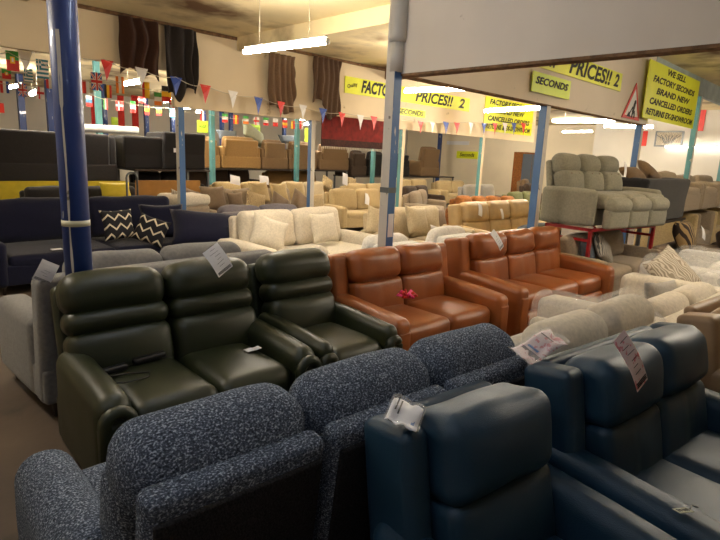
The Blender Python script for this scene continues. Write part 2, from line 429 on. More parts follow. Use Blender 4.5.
# bulkheads carried by the posts
struct('wall_bulkhead_near', [box((XA+.06, (Y1+YMIN)/2-.03, (CEIL+2.485)/2), (.12, Y1-YMIN-.06, CEIL-2.485))], 'bulkhead white')
struct('trim_1', [box((XA+.06, (Y1+YMIN)/2-.03, 2.477), (.125, Y1-YMIN-.08, .022))], 'torn edge')
struct('wall_bulkhead_middle', [box(((XA+10.42)/2, Y1, (CEIL+2.485)/2), (10.42-XA, .10, CEIL-2.485))], 'bulkhead white')
struct('trim_2', [box(((XA+10.42)/2, Y1, 2.48), (10.42-XA, .11, .014))], 'torn edge')
struct('wall_bulkhead_end', [box((16.75, Y1, 3.45), (12.6, .10, .34))], 'blue grey paint')
struct('wall_bulkhead_far', [box(((4.25+16)/2, Y2, (CEIL+2.39)/2), (16-4.25, .10, CEIL-2.39))], 'bulkhead cream')
struct('wall_bulkhead_left', [box(((XMIN+4.25)/2, Y2, (CEIL+2.92)/2), (4.25-XMIN, .10, CEIL-2.92))], 'bulkhead cream')
struct('trim_3', [box(((XMIN+16)/2, Y2-.06, CEIL-.03), (16-XMIN, .03, .05))], 'torn edge')
for i, xb in enumerate((5.5, 9.2)):
    struct('trim_%d' % (4+i), [box((xb, (Y1+Y2)/2, CEIL-.11), (.22, Y2-Y1-.12, .22))], 'ceiling board')
struct('trim_6', [box((2.2, (Y1+Y2)/2+.8, CEIL-.06), (.10, Y2-Y1-1.8, .12))], 'ceiling board')
struct('wall_partition_right', [box((20.2, 2.0, 1.81), (.12, 12.6, 3.62))], 'wall grey white')

# posts
def square_post(label, x, y, top, left, right, w=.105, extra=None, bottom=0):
    t = thing('support_post', label, 'post', (x, y, 0))
    me = mobj('shaft', [box((0, 0, (top+bottom)/2), (w, w, top-bottom))], None, t, False, mats=[left, right])
    for p in me.data.polygons: p.material_index = 0 if abs(p.normal.x) > .5 else 1
    bv = me.modifiers.new('bevel', 'BEVEL'); bv.width = .006; bv.segments = 2
    return t
t = thing('support_post', 'round blue steel post behind the dark green two seater', 'post', (1.10, Y1, 0))
mobj('shaft', [tube([(0, 0, 0), (0, 0, 1.8), (0, 0, CEIL)], .076, 32)], 'deep blue paint', t)
mobj('tape_band', [tube([(0, 0, 1.275), (0, 0, 1.31)], .0775, 32)], 'tape', t)['label'] = 'cream band of tape'
random.seed(3)
strip = []
for k in range(60):
    z = 1.0+k*.026; 
    if z > 2.37: break
    a = -2.32+.02*math.sin(z*9); w = .0055+.004*noise.noise((z*6, 1, 2)) + (.005 if z > 1.95 else 0)
    strip.append((z, a, max(.0025, w)))
V = []; Fc = []
for (z, a, w) in strip:
    for s in (-1, 1): V.append((.0768*math.cos(a+s*w/.077), .0768*math.sin(a+s*w/.077), z))
for k in range(len(strip)-1): Fc.append((2*k, 2*k+1, 2*k+3, 2*k+2))
mobj('chipped_stripe', [(V, Fc)], 'white paint', t, False)['label'] = 'long white chip in the paint'
pc = square_post('tall square post painted white and blue behind the tan two seater', XA-.03, Y1, 2.95, 'white paint', 'mid blue paint')
mobj('pipe_sleeve', [tube([(0, -.02, 2.75), (0, -.02, 2.80), (0, -.02, CEIL)], [.075, .083, .083], 20), tube([(0, -.02, 2.50), (0, -.02, 2.76)], .062, 18)], 'pipe paint', pc)['label'] = 'pale round pipe sleeve'
mobj('tape_band', [box((0, 0, 1.45), (.109, .109, .05))], 'grey metal', pc, False)['label'] = 'grey band of tape'
n_ = mobj('paper_note', [box((.0, -.055, 1.12), (.07, .003, .22))], 'paper', pc, False); n_['label'] = 'white paper taped on the blue face'
square_post('blue and white post between the tan three seater and the raised sofa', 6.76, Y1, 2.48, 'mid blue paint', 'white paint')
square_post('blue post behind the raised sage recliner', 10.22, Y1, 2.485, 'mid blue paint', 'white paint')
square_post('teal post below the yellow sales sign, left of the armchair stacks', 13.5, Y1, 3.28, 'teal paint', 'white paint')
square_post('teal post at the right edge among the stacked armchairs', 16.4, Y1, 3.28, 'teal paint', 'white paint')
square_post('blue post with a white edge under the black drape', 4.36, Y2, 2.39, 'white paint', 'mid blue paint')
square_post('blue and white post beside the red hanging rug', 7.13, Y2, 2.39, 'mid blue paint', 'white paint')
square_post('teal and cream post right of the tall white one', 9.85, Y2, 2.39, 'teal paint', 'bulkhead cream')
square_post('teal and cream post right of the small yellow sign on the far wall', 13.2, Y2, 2.39, 'teal paint', 'bulkhead cream')
for pxx, lab in ((100, 'teal post behind the dark sofas on the left rack'), (212, 'teal post left of the ochre armchairs on the rack'), (297, 'teal post right of the ochre armchairs on the rack'), (374, 'teal post under the red hanging rug')):
    p = on_y(pxx, 140, Y3-.35)
    square_post(lab, p.x, Y3-.35, CEIL, 'teal paint', 'teal paint', .12)
for pxx, lab in ((24, 'blue post below the British flag at far left'), (52, 'blue post just left of the big round post'), (106, 'far blue post right of the near teal one'), (147, 'far blue post below a yellow and black flag'),
                 (173, 'far blue post behind the black drape'), (222, 'far blue post of a pair, left'), (231, 'far blue post of a pair, right'), (284, 'far blue post right of the leaning cushion'), (440, 'dark blue post by the brown armchair on the back tier')):
    p = on_y(pxx, 140, 18.5)
    square_post(lab, p.x, 18.5, CEIL, 'blue paint', 'blue paint', .17 if pxx < 60 or pxx > 400 else .13)

# fluorescent tubes
emit('tube light', (255, 244, 226), 75.)
emit('strip light', (255, 246, 230), 5.)
emit('cool fill tube', (220, 233, 255), 17.)  # cool fill for the unseen tubes added over the near sofas
def tube_light(label, a, b, r=.022, cords=True, m='tube light'):
    a = Vector(a); b = Vector(b); c = (a+b)/2
    t = thing('fluorescent_tube', label, 'light', tuple(c), 0, 'fluorescent tubes')
    d = (b-a); L = d.length; u = d.normalized()
    mobj('tube', [tube([-u*L/2, u*L/2], r, 10)], m, t)
    mobj('batten', [tube([-u*L/2+Vector((0, 0, .055)), u*L/2+Vector((0, 0, .055))], .012, 6)], 'steel white', t)
    for s in (-1, 1):
        mobj('end_cap', [tube([u*s*L/2, u*s*(L/2+.02)], r*1.15, 10)], 'steel white', t)
        if cords: mobj('cord', [tube([u*s*L*.3+Vector((0, 0, .05)), u*s*L*.3+Vector((0, 0, CEIL-c.z))], .0025, 5)], 'string', t)
    return t
tube_light('bright fluorescent tube hanging in front of the two taupe drapes', (3.85, 5.86, 2.9), (4.0, 4.56, 2.9), .026)
tube_light('bright tube in front of the banner reading PRICES', (7.6, 6.55, 2.9), (7.83, 5.4, 2.9), .03)
tube_light('bright tube crossing the square yellow sign', (11.35, 7.3, 2.9), (11.09, 5.73, 2.9), .036)
tube_light('tube beneath the near PRICES banner', (14.45, 7.13, 2.9), (14.72, 5.6, 2.9), .04)
tube_light('farthest tube, beside the warning triangle', (16.46, 6.55, 2.9), (16.97, 5.4, 2.9), .04)
tube_light('tube at the top left corner, mostly out of frame', (-.10, 5.3, 2.95), (-.12, 4.05, 2.95), .028)
p = on_y(125, 84, 12.); q = on_y(141, 81, 11.)
tube_light('short bright tube behind the orange flag', p, q, .04)
p = on_y(31, 94, 13.); q = on_y(39, 91, 12.)
tube_light('far tube left of the round blue post', p, q, .04)
p = on_y(165, 101, 13.); q = on_y(179, 99, 12.)
tube_light('far tube low behind the blue pennant', p, q, .04)
p = on_y(305, 124, 15.); q = on_y(315, 124, 14.)
tube_light('far tube at the right end of the small flags', p, q, .04)
p = on_y(197, 112, 15.); q = on_y(202, 112, 14.)
tube_light('far tube left end behind the small flags', p, q, .03)
tube_light('long tube low on the far right wall below the framed picture', (20.0, 3.9, 2.47), (20.0, 5.9, 2.47), .03, cords=False, m='strip light')
# tubes outside the frame; the cool and far-bay ones are added for light
for (x, y, lab) in ((.2, .4, 'over the near aisle'), (1.9, 2.7, 'over the green recliners'), (-1.6, 1.6, 'left of the near aisle')):
    tube_light('added unseen fluorescent tube ' + lab, (x, y-.62, 3.2), (x, y+.62, 3.2), .026, m='cool fill tube')
for (x, y) in ((6.2, .6), (9.6, .6), (13.2, .6)):
    tube_light('fluorescent tube behind the near bulkhead, %s' % {6.2: 'over the tan sofas', 9.6: 'over the raised sofa', 13.2: 'over the armchair stacks'}[x], (x, y-.62, 3.0), (x, y+.62, 3.0), .026)
for (x, y, lab) in ((4., 16.5, 'over the far left racks'), (9., 11., 'behind the draped bulkhead'), (12.8, 11., 'behind the square yellow sign'), (17., 11., 'over the far corner'), (22.5, 10., 'near the far right wall'), (23., 14., 'by the small yellow sign'), (19.5, 17.5, 'over the far end'), (9.5, 18., 'over the back of the ochre racks'), (1., 13., 'over the left rack'), (14.5, 17.5, 'behind the upright brown armchair')):  # unseen tubes added to brighten the far bay and its walls
    tube_light('added unseen fluorescent tube ' + lab, (x, y-.62, 3.1), (x, y+.62, 3.1), .026)

# ------------------------------------------------------------------ nearest furniture
roll_recliner('recliner_sofa', 'dark green leather two seater recliner with stacked roll backs', 'sofa', 1.49, 2.90, -.045, 2, .475, .175, 'green leather', H=1.06)
roll_recliner('recliner_armchair', 'dark green leather armchair beside the matching two seater', 'armchair', 2.505, 2.86, -.035, 1, .475, .12, 'green leather', H=1.055)
wing_recliner('recliner_sofa', 'tan leather two seater with winged back between green armchair and tan three seater', 'sofa', 3.66, 2.90, -.04, 2, .575, .17, 'tan leather', H=.965)
wing_recliner('recliner_sofa', 'tan leather three seater with a white tag on its back', 'sofa', 5.72, 2.86, -.04, 3, .59, .18, 'tan leather', H=.985)
wing_recliner('recliner_armchair', 'dark teal leather recliner chair with broad left wing in the foreground', 'armchair', 1.475, .585, -.125, 1, .525, .15, 'teal leather', D=1.0, H=.975, M=12, split=False, wings=(-1,), ww=.105, hr=.065)
wing_recliner('recliner_sofa', 'dark teal leather two seater with a pink price tag on its headrest', 'sofa', 2.595, .455, -.125, 2, .495, .16, 'teal leather', D=1.0, H=.97, M=12, ww=.13, hr=.07)
tweed_recliner('recliner_sofa', 'blue grey tweed three seater seen from behind in the foreground', 'sofa', 1.395, 1.63, PI-.07, 3, .595, .20, 'tweed', 'shaded tweed', panel_h=.845, arm_in=.075)
tweed_recliner('recliner_sofa', 'cream fabric two seater in plastic seen from behind, past the tweed sofa', 'sofa', 3.17, 1.48, PI-.06, 2, .66, .12, 'cream fabric', 'cream fabric', H=.93, arm_h=.58, hr=.11)

# tags and bits on the near sofas
def price_tag(label, loc, w, h, rot, m='paper', bars=True, lines=5):
    t = thing('price_tag', label, 'tag', loc); t.rotation_euler = rot
    N = 6; V = []; Fc = []
    for k in range(N+1):
        zz = h*(k/N-.5); yy = -.012*math.cos(zz/h*PI)
        for s in (-1, 1):
            V += [(s*w/2, yy, zz), (s*w/2, yy+.0015, zz)]
    for k in range(N):
        o = 4*k
        Fc += [(o, o+2, o+6, o+4), (o+1, o+5, o+7, o+3), (o, o+4, o+5, o+1), (o+2, o+3, o+7, o+6)]
    mobj('card', [(V, Fc)], m, t, False)
    if bars:
        g = []
        for k in range(3):
            zz = -h*.44+k*h*.035; g.append(box((0, -.012*math.cos(zz/h*PI)-.001, zz), (w*.86, .001, h*.018)))
        for k in range(lines):
            zz = h*(-.2+.12*k); ww = w*random.uniform(.25, .6)
            g.append(box((random.uniform(-.1, .1)*w, -.012*math.cos(zz/h*PI)-.001, zz), (ww, .001, h*.009), (0, random.uniform(-.1, .1), 0)))
        mobj('print', g, 'ink', t, False)
    return t

# --- tags and bits on the near sofas
price_tag('white price tag hung over the right back of the green two seater', tuple(on_y(218, 260, 3.0)), .125, .185, (-.25, -.5, .1), lines=7)
price_tag('small white tag on the back corner of the grey sofa behind the green two seater', tuple(on_y(46, 272, 3.60)), .10, .13, (-.3, .5, -.3), lines=3)
price_tag('white price tag laid over the first headrest of the tan three seater', tuple(on_y(497, 240, 2.93)), .09, .22, (-.40, -.5, .1), lines=4)
price_tag('long pink price tag between the two teal headrests', tuple(on_y(631, 361, .565)), .072, .21, (-.30, -.48, -.12), 'pink paper', lines=6)
t = thing('swing_label', 'small cream swing label lying on the narrow teal arm', 'tag', (1.93, .345, .645)); t.rotation_euler = (-.25, 0, -.6)
mobj('card', [box((0, 0, 0), (.055, .035, .002))], 'tape', t, False)
mobj('print', [box((x_, 0, .0016), (.004, .018, .001)) for x_ in (-.018, -.009, .002, .010, .018)], 'ink', t, False)
mobj('cord', [tube([(.027, .0, 0), (.06, .03, .0), (.09, .035, -.01)], .002, 5)], 'black plastic', t)
def crumpled(label, loc, w, h, rot, m, seed, cols):
    t = thing('folded_leaflet', label, 'leaflet', loc); t.rotation_euler = rot
    N = 10; V = []; Fc = []
    for i in range(N+1):
        for j in range(N+1):
            u = i/N-.5; v = j/N-.5
            V.append((u*w, v*h, .012*math.sin(u*9)+.018*noise.noise((u*4+seed, v*4, seed))))
    for i in range(N):
        for j in range(N): Fc.append((i*(N+1)+j, (i+1)*(N+1)+j, (i+1)*(N+1)+j+1, i*(N+1)+j+1))
    o = mobj('sheet', [(V, Fc)], m, t); so = o.modifiers.new('solid', 'SOLIDIFY'); so.thickness = .0015
    for k, (cm, cx, cy, ww, hh) in enumerate(cols):
        g = mobj('print', [box((cx*w, cy*h, .012*math.sin(cx*9)+.018*noise.noise((cx*4+seed, cy*4, seed))+.002), (ww*w, hh*h, .001))], cm, t, False)
    V2 = [(a*1.12, b*1.12, c+.008+.006*noise.noise((a*40, b*40, seed))) for a, b, c in V]
    mobj('plastic_sleeve', [(V2, list(Fc))], 'clear wrap', t)
    return t
crumpled('leaflet in a clear sleeve lying on the left wing of the teal chair', (1.21, .97, .985), .15, .10, (.25, -.1, .5), 'paper', 1.3, [('blue ink', -.2, -.32, .45, .10), ('ink', .1, .2, .5, .05), ('ink', .2, .32, .5, .05)])
crumpled('crumpled purple and white leaflet in plastic behind the teal two seater wing', (2.20, 1.03, .965), .30, .11, (.4, -.15, -.1), 'pink paper', 4.1, [('lavender grey fabric', -.25, .0, .12, .8), ('blue ink', -.1, .1, .05, .5), ('ink', .2, .1, .02, .6)])
t = thing('remote_handset', 'black corded recliner handset lying on the green two seater seat', 'handset', (1.14, 2.93, .522), .12)
mobj('body', [sbox((-.10, 0, .022), (.22, .05, .035), .014)], 'black plastic', t)
mobj('adapter', [sbox((.16, .02, .022), (.20, .05, .035), .014)], 'black plastic', t)
mobj('cable', [tube([(-.2, -.02, .012), (-.18, -.12, .012), (-.10, -.19, .012), (.02, -.20, .012), (.06, -.15, .012), (-.02, -.09, .012), (-.12, -.06, .012)], .005, 6)], 'black plastic', t)
mobj('button', [box((-.2, -.01, .041), (.018, .014, .004))], 'paper', t, False)
tag(mobj('paper_scrap', [sbox((0, 0, 0), (.11, .05, .006), .003, wr=.004, wf=20)], 'paper'), 'torn white scrap of paper on the green two seater seat', 'paper').location = (1.86, 2.74, .535)
t = thing('ribbon_bow', 'bright pink and red ribbon bow on the tan two seater arm', 'ribbon', (3.42, 2.80, .615))
for k in range(6):
    a = k*PI/3
    mobj('loop', [tube([(0, 0, 0), (.05*math.cos(a), .05*math.sin(a), .05), (.085*math.cos(a+.3), .085*math.sin(a+.3), .02), (.01, 0, .0)], .013, 6)], 'flag red' if k % 2 else 'pink ribbon', t)
tag(mobj('foam_piece', [sbox((0, 0, 0), (.03, .05, .14), .01, wr=.01, wf=12)], 'foam'), 'yellow piece of foam poking out beside the tweed sofa arm', 'foam').location = (.53, 1.48, .665)

# --- behind the green and tan row
loose_sofa('sofa', 'light grey sofa back to back with the green two seater', 'sofa', 1.78, 4.12, PI+.03, 1.80, 2, 'dim grey fabric', D=1.0, back_h=.99, arm_h=.64, arm_w=.22, M=8, full=True)
loose_sofa('armchair', 'white armchair back just left of the tall white post', 'armchair', 4.52, 4.28, PI, 1.0, 1, 'white fabric', back_h=.87, D=.9, arm_h=.58)
loose_sofa('armchair', 'white armchair back behind the gap between the tan sofas', 'armchair', 5.62, 4.25, PI, 1.0, 1, 'white fabric', back_h=.89, D=.9, arm_h=.58)
loose_sofa('armchair', 'cream armchair back behind the green armchair', 'armchair', 3.42, 4.40, PI, 1.0, 1, 'cream fabric', back_h=.80, D=.9, arm_h=.58)
loose_sofa('sofa', 'cream two seater with matching cushions beyond the green armchair', 'sofa', 4.86, 5.85, .0, 2.25, 2, 'cream fabric', D=1.15, back_h=.93, arm_h=.60, arm_w=.24, M=6, wr=.02)
loose_sofa('sofa', 'beige sofa behind the tall white post', 'sofa', 6.98, 5.55, 0, 1.9, 2, 'oatmeal fabric', D=1.0, back_h=.92, arm_h=.62, arm_w=.16, M=6, wr=.02)
wing_recliner('recliner_sofa', 'beige leather three seater recliner with tags on its headrests', 'sofa', 9.25, 5.25, .0, 3, .76, .14, 'beige leather', H=1.02, M=6, head=.36)
loose_sofa('sofa', 'grey sofa in front of the beige leather recliner', 'sofa', 8.05, 4.25, PI, 1.25, 1, 'slate fabric', D=.8, back_h=.78, arm_h=.5)
loose_sofa('sofa', 'lavender grey sofa with pillow top back behind the navy cushion', 'sofa', 5.2, 7.72, PI, 1.9, 2, 'lavender grey fabric', D=.9, back_h=.86, arm_h=.6, wr=.02)
loose_sofa('sofa', 'taupe three seater with a row of throw cushions, under the ochre armchairs', 'sofa', 6.70, 9.85, 0, 2.6, 3, 'mushroom fabric', D=.95, back_h=.92, wr=.02)
loose_sofa('sofa', 'beige two seater with a white tag, right of the blue and white post', 'sofa', 9.45, 9.35, -.08, 1.9, 2, 'sand fabric', D=.95, back_h=.92, wr=.02)
loose_sofa('sofa', 'pale beige sofa in the far row, left', 'sofa', 7.7, 11.7, 0, 1.9, 2, 'sand fabric', D=.9, back_h=.95, wr=.02)
loose_sofa('sofa', 'pale beige sofa in the far row beside patterned cushions', 'sofa', 9.65, 11.6, 0, 1.8, 2, 'oatmeal fabric', D=.9, back_h=.95, wr=.02)
loose_sofa('sofa', 'golden beige sofa in the far row behind the tagged beige two seater', 'sofa', 11.7, 11.2, 0, 2.0, 2, 'sand fabric', D=.9, back_h=.92, wr=.02)
loose_sofa('sofa', 'mushroom sofa with a slanted arm right of the tall white post', 'sofa', 11.9, 9.3, .5, 2.1, 2, 'mushroom fabric', D=.9, back_h=.86)
loose_sofa('sofa', 'orange brown ribbed sofa behind the beige leather recliner', 'sofa', 12.0, 7.3, -.25, 2.3, 4, 'orange brown fabric', D=.9, back_h=.86, wr=.03)
loose_sofa('sofa', 'olive green sofa near the far dark cabinet', 'sofa', 14.2, 7.55, -.1, 1.5, 2, 'olive fabric', D=.8, back_h=.92)
loose_sofa('sofa', 'mushroom grey sofa near the olive one', 'sofa', 15.3, 9.6, 0, 2.0, 2, 'light grey fabric', D=.9, back_h=.98)
loose_sofa('sofa', 'sand sofa at the far end, left of the teal and cream post', 'sofa', 15.8, 12.9, 0, 2.2, 2, 'sand fabric', D=.9, back_h=.95)
loose_sofa('sofa', 'sand sofa at the far end, below the small yellow sign', 'sofa', 18.3, 12.9, 0, 2.2, 2, 'sand fabric', D=.9, back_h=.9)
loose_sofa('sofa', 'dark brown leather look sofa behind the mushroom one', 'sofa', 13.8, 11.0, .2, 1.9, 2, 'dark brown fabric', D=.9, back_h=.86)
loose_sofa('armchair', 'brown armchair near the far right corner', 'armchair', 20.2, 10.6, .3, 1.1, 1, 'brown fabric', D=.9, back_h=1.1)
loose_sofa('armchair', 'small brown armchair in front of the far dark cabinet', 'armchair', 18.6, 9.6, .2, 1.0, 1, 'dark brown fabric', D=.9, back_h=1.0)

# --- navy corner
nv = loose_sofa('corner_sofa', 'navy velvet corner sofa with zigzag cushions at left', 'sofa', 2.75, 7.75, 0, 2.75, 2, 'navy velvet', D=1.35, back_h=.98, arm_h=.62, arm_w=.14, M=6, wr=.02)
mobj('chaise', [sbox((.98, -1.0, .25), (.85, .95, .34), .06, M=6, bulge=(0, 0, .04))], 'navy velvet', nv)
cushion('zigzag patterned cushion leaning on the navy back', (2.92, 7.42, .50), 'chevron cloth', .46, .42, .14, -.3, .15, group='zigzag cushions')
cushion('zigzag patterned cushion tilted against the large navy cushion', (3.12, 7.12, .48), 'chevron cloth', .44, .38, .14, -.35, -.85, .3, group='zigzag cushions')
cushion('very large navy cushion at the right end of the corner sofa', (3.66, 6.50, .46), 'navy velvet', .90, .60, .26, -.75, -.35, .1, group='navy cushions')
cushion('large navy cushion in the corner behind the zigzag ones', (3.55, 7.50, .45), 'navy velvet', .62, .52, .22, -.3, -.3, group='navy cushions')
tag(mobj('paper_scrap', [sbox((0, 0, 0), (.12, .07, .01), .004)], 'paper'), 'white scrap on the navy seat left of the round post', 'paper').location = (2.05, 7.2, .485)
loose_sofa('sofa', 'charcoal sofa with low back just behind the navy one', 'sofa', 3.6, 10.6, 0, 2.3, 2, 'charcoal fabric', D=.9, back_h=.95)
rack('grey rack holding the dark sofa at far left', 1.2, 4.85, 11.75, 12.95, 1.0)
loose_sofa('sofa', 'dark grey sofa seen from behind on the left rack', 'sofa', 2.9, 12.35, PI, 3.55, 3, 'charcoal fabric', D=1.0, back_h=1.0, z=1.0, arm_h=.93, legs=False, cush=False)
tag(mobj('display_board', [box((0, 0, 0), (2.4, .03, .45))], 'yellow sheet', None, False), 'yellow board below the dark sofa on the left rack', 'board').location = (3.55, 11.70, .80)
rack('grey rack under the black armchairs', 4.90, 6.65, 11.55, 12.6, 1.28)
loose_sofa('armchair', 'black armchair back on the rack, partly behind the dark grey sofa', 'armchair', 5.15, 12.1, PI, .85, 1, 'black fabric', D=.9, back_h=.72, z=1.28, arm_h=.68, legs=False, cush=False)
bl = loose_sofa('armchair', 'black armchair back with a small white label, on the left rack', 'armchair', 6.06, 12.05, PI, 1.0, 1, 'black fabric', D=.95, back_h=.85, z=1.28, arm_h=.80, legs=False, cush=False)
mobj('label', [box((.25, .49, .42), (.08, .01, .09))], 'paper', bl, False)
loose_sofa('sofa', 'black sofa low under the black armchairs', 'sofa', 5.78, 12.06, 0, 1.6, 2, 'black fabric', D=.85, back_h=1.18, arm_h=.95)
tag(mobj('cardboard_sheet', [box((0, 0, 0), (1.3, .05, .30))], 'card board', None, False), 'flat brown cardboard behind the pile of pale cushions', 'cardboard').location = (4.95, 10.15, .98)
tag(mobj('plastic_roll', [tube([(0, 0, 0), (.5, 0, .0), (1.15, 0, .01)], [.08, .085, .08], 14)], 'steel white'), 'roll of pale plastic lying on top of the dark sofa', 'plastic roll').location = (4.15, 12.3, 2.08)
t = thing('sack_truck', 'grey metal hoop handle of a sack truck behind the navy sofa', 'trolley', (3.92, 9.4, 0))
mobj('handle', [tube([(-.09, 0, 0), (-.09, 0, 1.22)] + [(-.09*math.cos(k*PI/8), 0, 1.22+.09*math.sin(k*PI/8)) for k in range(1, 8)] + [(.09, 0, 1.22), (.09, 0, 0)], .018, 8)], 'grey metal', t)
mobj('toe_plate', [box((0, -.12, .015), (.36, .25, .02))], 'grey metal', t, False)
mobj('crossbar', [tube([(-.09, 0, .7), (.09, 0, .7)], .014, 8)], 'grey metal', t)
for k, (mm, zz, lab) in enumerate((('taupe fabric', .28, 'lowest taupe pad in the pile beside the blue and white post'), ('mushroom fabric', .50, 'second pad from the bottom of the pale pile'), ('mushroom fabric', .70, 'third pad in the pale pile'), ('cream fabric', .88, 'top cream pad in plastic on the pale pile'))):
    o = tag(mobj('seat_pad', [sbox((0, 0, 0), (.82-.05*k, .7, .20 if k else .46), .07, bulge=(.02, .02, .02), wr=.02, sd=k)], mm), lab, 'cushion', 'pile of pale seat pads')
    o.location = (4.72+.03*k, 9.3, zz-.04)
    o.rotation_euler = (0, 0, .1*k)
cushion('yellow plastic covered cushion behind the navy sofa', (3.9, 10.0, .78), 'yellow sheet', .55, .35, .2, -.4, 0)

# --- ochre armchairs on the rack
rack('dark rack carrying the ochre and brown armchairs', 7.1, 13.3, 13.85, 14.95, 1.24)
def backs(px0, px1, Y, z, m, label, h=.82, D=.92):
    a = on_y(px0, 160, Y).x; b = on_y(px1, 160, Y).x
    return loose_sofa('armchair', label, 'armchair', (a+b)/2, Y+D/2, PI, (b-a)*.985, 1, m, D=D, back_h=h, z=z, arm_h=.62, legs=False, arm_w=.14, group='armchairs on the back rack')
backs(176, 221.5, 13.9, 1.24, 'ochre fabric', 'ochre armchair back half hidden by the blue and white post')
backs(222, 262, 13.9, 1.24, 'ochre fabric', 'ochre armchair back right of the teal post', h=.87)
backs(262.5, 289, 13.9, 1.24, 'brown fabric', 'brown armchair back below the leaning green cushion', h=.84)
backs(289.5, 318, 13.9, 1.24, 'brown fabric', 'brown armchair back behind the right teal post', h=.84)
backs(320, 350, 13.9, 1.24, 'brown fabric', 'brown armchair back under the red hanging rug')
cushion('pale grey green cushion leaning on top of the ochre armchairs', (9.75, 14.3, 2.0), 'grey green cushion', 1.0, .62, .24, -.55, .15, .45, group='cushions on the rack')
cushion('dark grey cushion lying flat on the armchairs left of the green one', (8.95, 14.45, 2.06), 'slate fabric', .7, .3, .16, -.5, 0, group='cushions on the rack')
cushion('dark grey cushion on the brown armchair right of the green one', (11.2, 14.5, 2.05), 'slate fabric', .7, .3, .16, -.5, 0, group='cushions on the rack')
loose_sofa('sofa', 'dark brown sofa on the floor under the ochre armchairs', 'sofa', 8.6, 14.35, 0, 2.6, 3, 'dark brown fabric', D=.9, back_h=1.18, arm_h=.9)
loose_sofa('sofa', 'ochre sofa on the floor under the brown armchairs', 'sofa', 11.4, 14.35, 0, 2.4, 2, 'ochre fabric', D=.9, back_h=1.15, arm_h=.8)
rack('dark rack carrying dark armchairs behind the red rug', 13.6, 19.6, 13.85, 14.95, 1.05)
backs(352, 368, 13.9, 1.05, 'dark brown fabric', 'dark brown armchair back right of the rug', h=.85)
backs(369, 388, 13.9, 1.05, 'black fabric', 'black armchair back left of the tall white post', h=.85)
backs(400, 411, 13.9, 1.05, 'black fabric', 'black armchair back between the white and the teal post', h=.85)
backs(422, 441, 13.9, 1.05, 'brown fabric', 'upright brown armchair on the back rack near the cream wall', h=1.15)
t = thing('cabinet', 'tall dark cabinet with an orange wood frame at the far end', 'cabinet', (21.6, 11.6, 0), -.3)
mobj('body', [box((0, 0, 1.1), (1.1, .5, 2.2))], 'orange brown fabric', t, False)
mobj('door', [box((-.27, -.26, 1.15), (.5, .03, 1.95))], 'slate fabric', t, False); mobj('door', [box((.27, -.26, 1.15), (.5, .03, 1.95))], 'slate fabric', t, False)

# --- throw cushions in the middle distance
def thr(px, py, Z, w, m, lab, h=None, rz=0, tw=0, lean=-.35, group='throw cushions on the pale sofas', dy=0):
    p = on_z(px, py, Z)
    return cushion(lab, (p.x, p.y+dy, p.z), m, w, h or w*.92, w*.34, lean, rz, tw, group)
thr(262, 249, .50, .52, 'cream fabric', 'cream cushion tilted on the left of the cream two seater', tw=.35, rz=-.3, lean=-.5, dy=-.1)
thr(327, 243, .52, .48, 'cream fabric', 'upright cream cushion at the right of the cream two seater')
thr(378, 237, .54, .50, 'oatmeal fabric', 'beige cushion on the beige sofa left of the white post', rz=-.3, tw=.3)
thr(419, 234, .56, .50, 'oatmeal fabric', 'beige cushion on the beige sofa right of the white post', tw=.1)
thr(440, 232, .50, .46, 'taupe fabric', 'taupe cushion at the right end of the beige sofa')
L_ = 'on the taupe three seater'
thr(192, 211, .57, .50, 'taupe fabric', 'leftmost taupe cushion ' + L_, tw=.3, rz=.3)
thr(216, 210, .57, .54, 'taupe fabric', 'second taupe cushion from the left ' + L_)
thr(237, 208, .60, .36, 'taupe fabric', 'small taupe cushion in the middle ' + L_)
thr(256, 213, .54, .48, 'patterned cloth', 'brown patterned cushion ' + L_, tw=.25)
thr(264, 203, .68, .50, 'sand fabric', 'pale yellow cushion behind the patterned one', dy=.1)
thr(285, 202, .68, .46, 'sand fabric', 'pale yellow cushion right of the patterned one', dy=.15)
thr(302, 201, .66, .50, 'sand fabric', 'small pale yellow cushion left of the blue and white post', dy=.15)
thr(278, 213, .55, .45, 'taupe fabric', 'dark taupe cushion lying low between the pale ones', tw=.5)
thr(298, 212, .56, .50, 'taupe fabric', 'dark taupe cushion standing on its corner', tw=.6)
thr(318, 212, .55, .42, 'patterned cloth', 'patterned cushion in front of the blue and white post')
thr(340, 191, .72, .45, 'patterned cloth', 'leafy patterned cushion behind the tagged beige two seater', tw=.5, dy=.6)
thr(366, 190, .72, .40, 'patterned cloth', 'patterned cushion behind the tagged beige two seater, right', tw=.2, dy=.6)
thr(182, 217, .55, .50, 'leaf cloth', 'pale leaf patterned cushion left of the lavender grey sofa', tw=.3)
def ftag(px, py, Y, lab, w=.13, h=.2, tw=.3):
    p = on_y(px, py, Y)
    price_tag(lab, tuple(p), w, h, (-.3, tw, 0), bars=False)
ftag(367, 199, 9.40, 'white tag on the beige two seater right of the blue and white post', .16, .28)
ftag(480, 210, 5.38, 'white tag on the left headrest of the beige leather recliner', .13, .22)
ftag(502, 214, 5.30, 'white tag hanging at the middle of the beige leather recliner', .08, .2, 0)
ftag(436, 229, 4.98, 'white tag on the arm of the beige sofa', .30, .08, .25)
ftag(235, 180, 11.6, 'white tag in the far row, left of two', .28, .22, .2)
ftag(264, 180, 11.5, 'white tag in the far row, right of two', .28, .22, .1)
ftag(345, 179, 10.7, 'white tag below the red rug', .2, .32, .3)

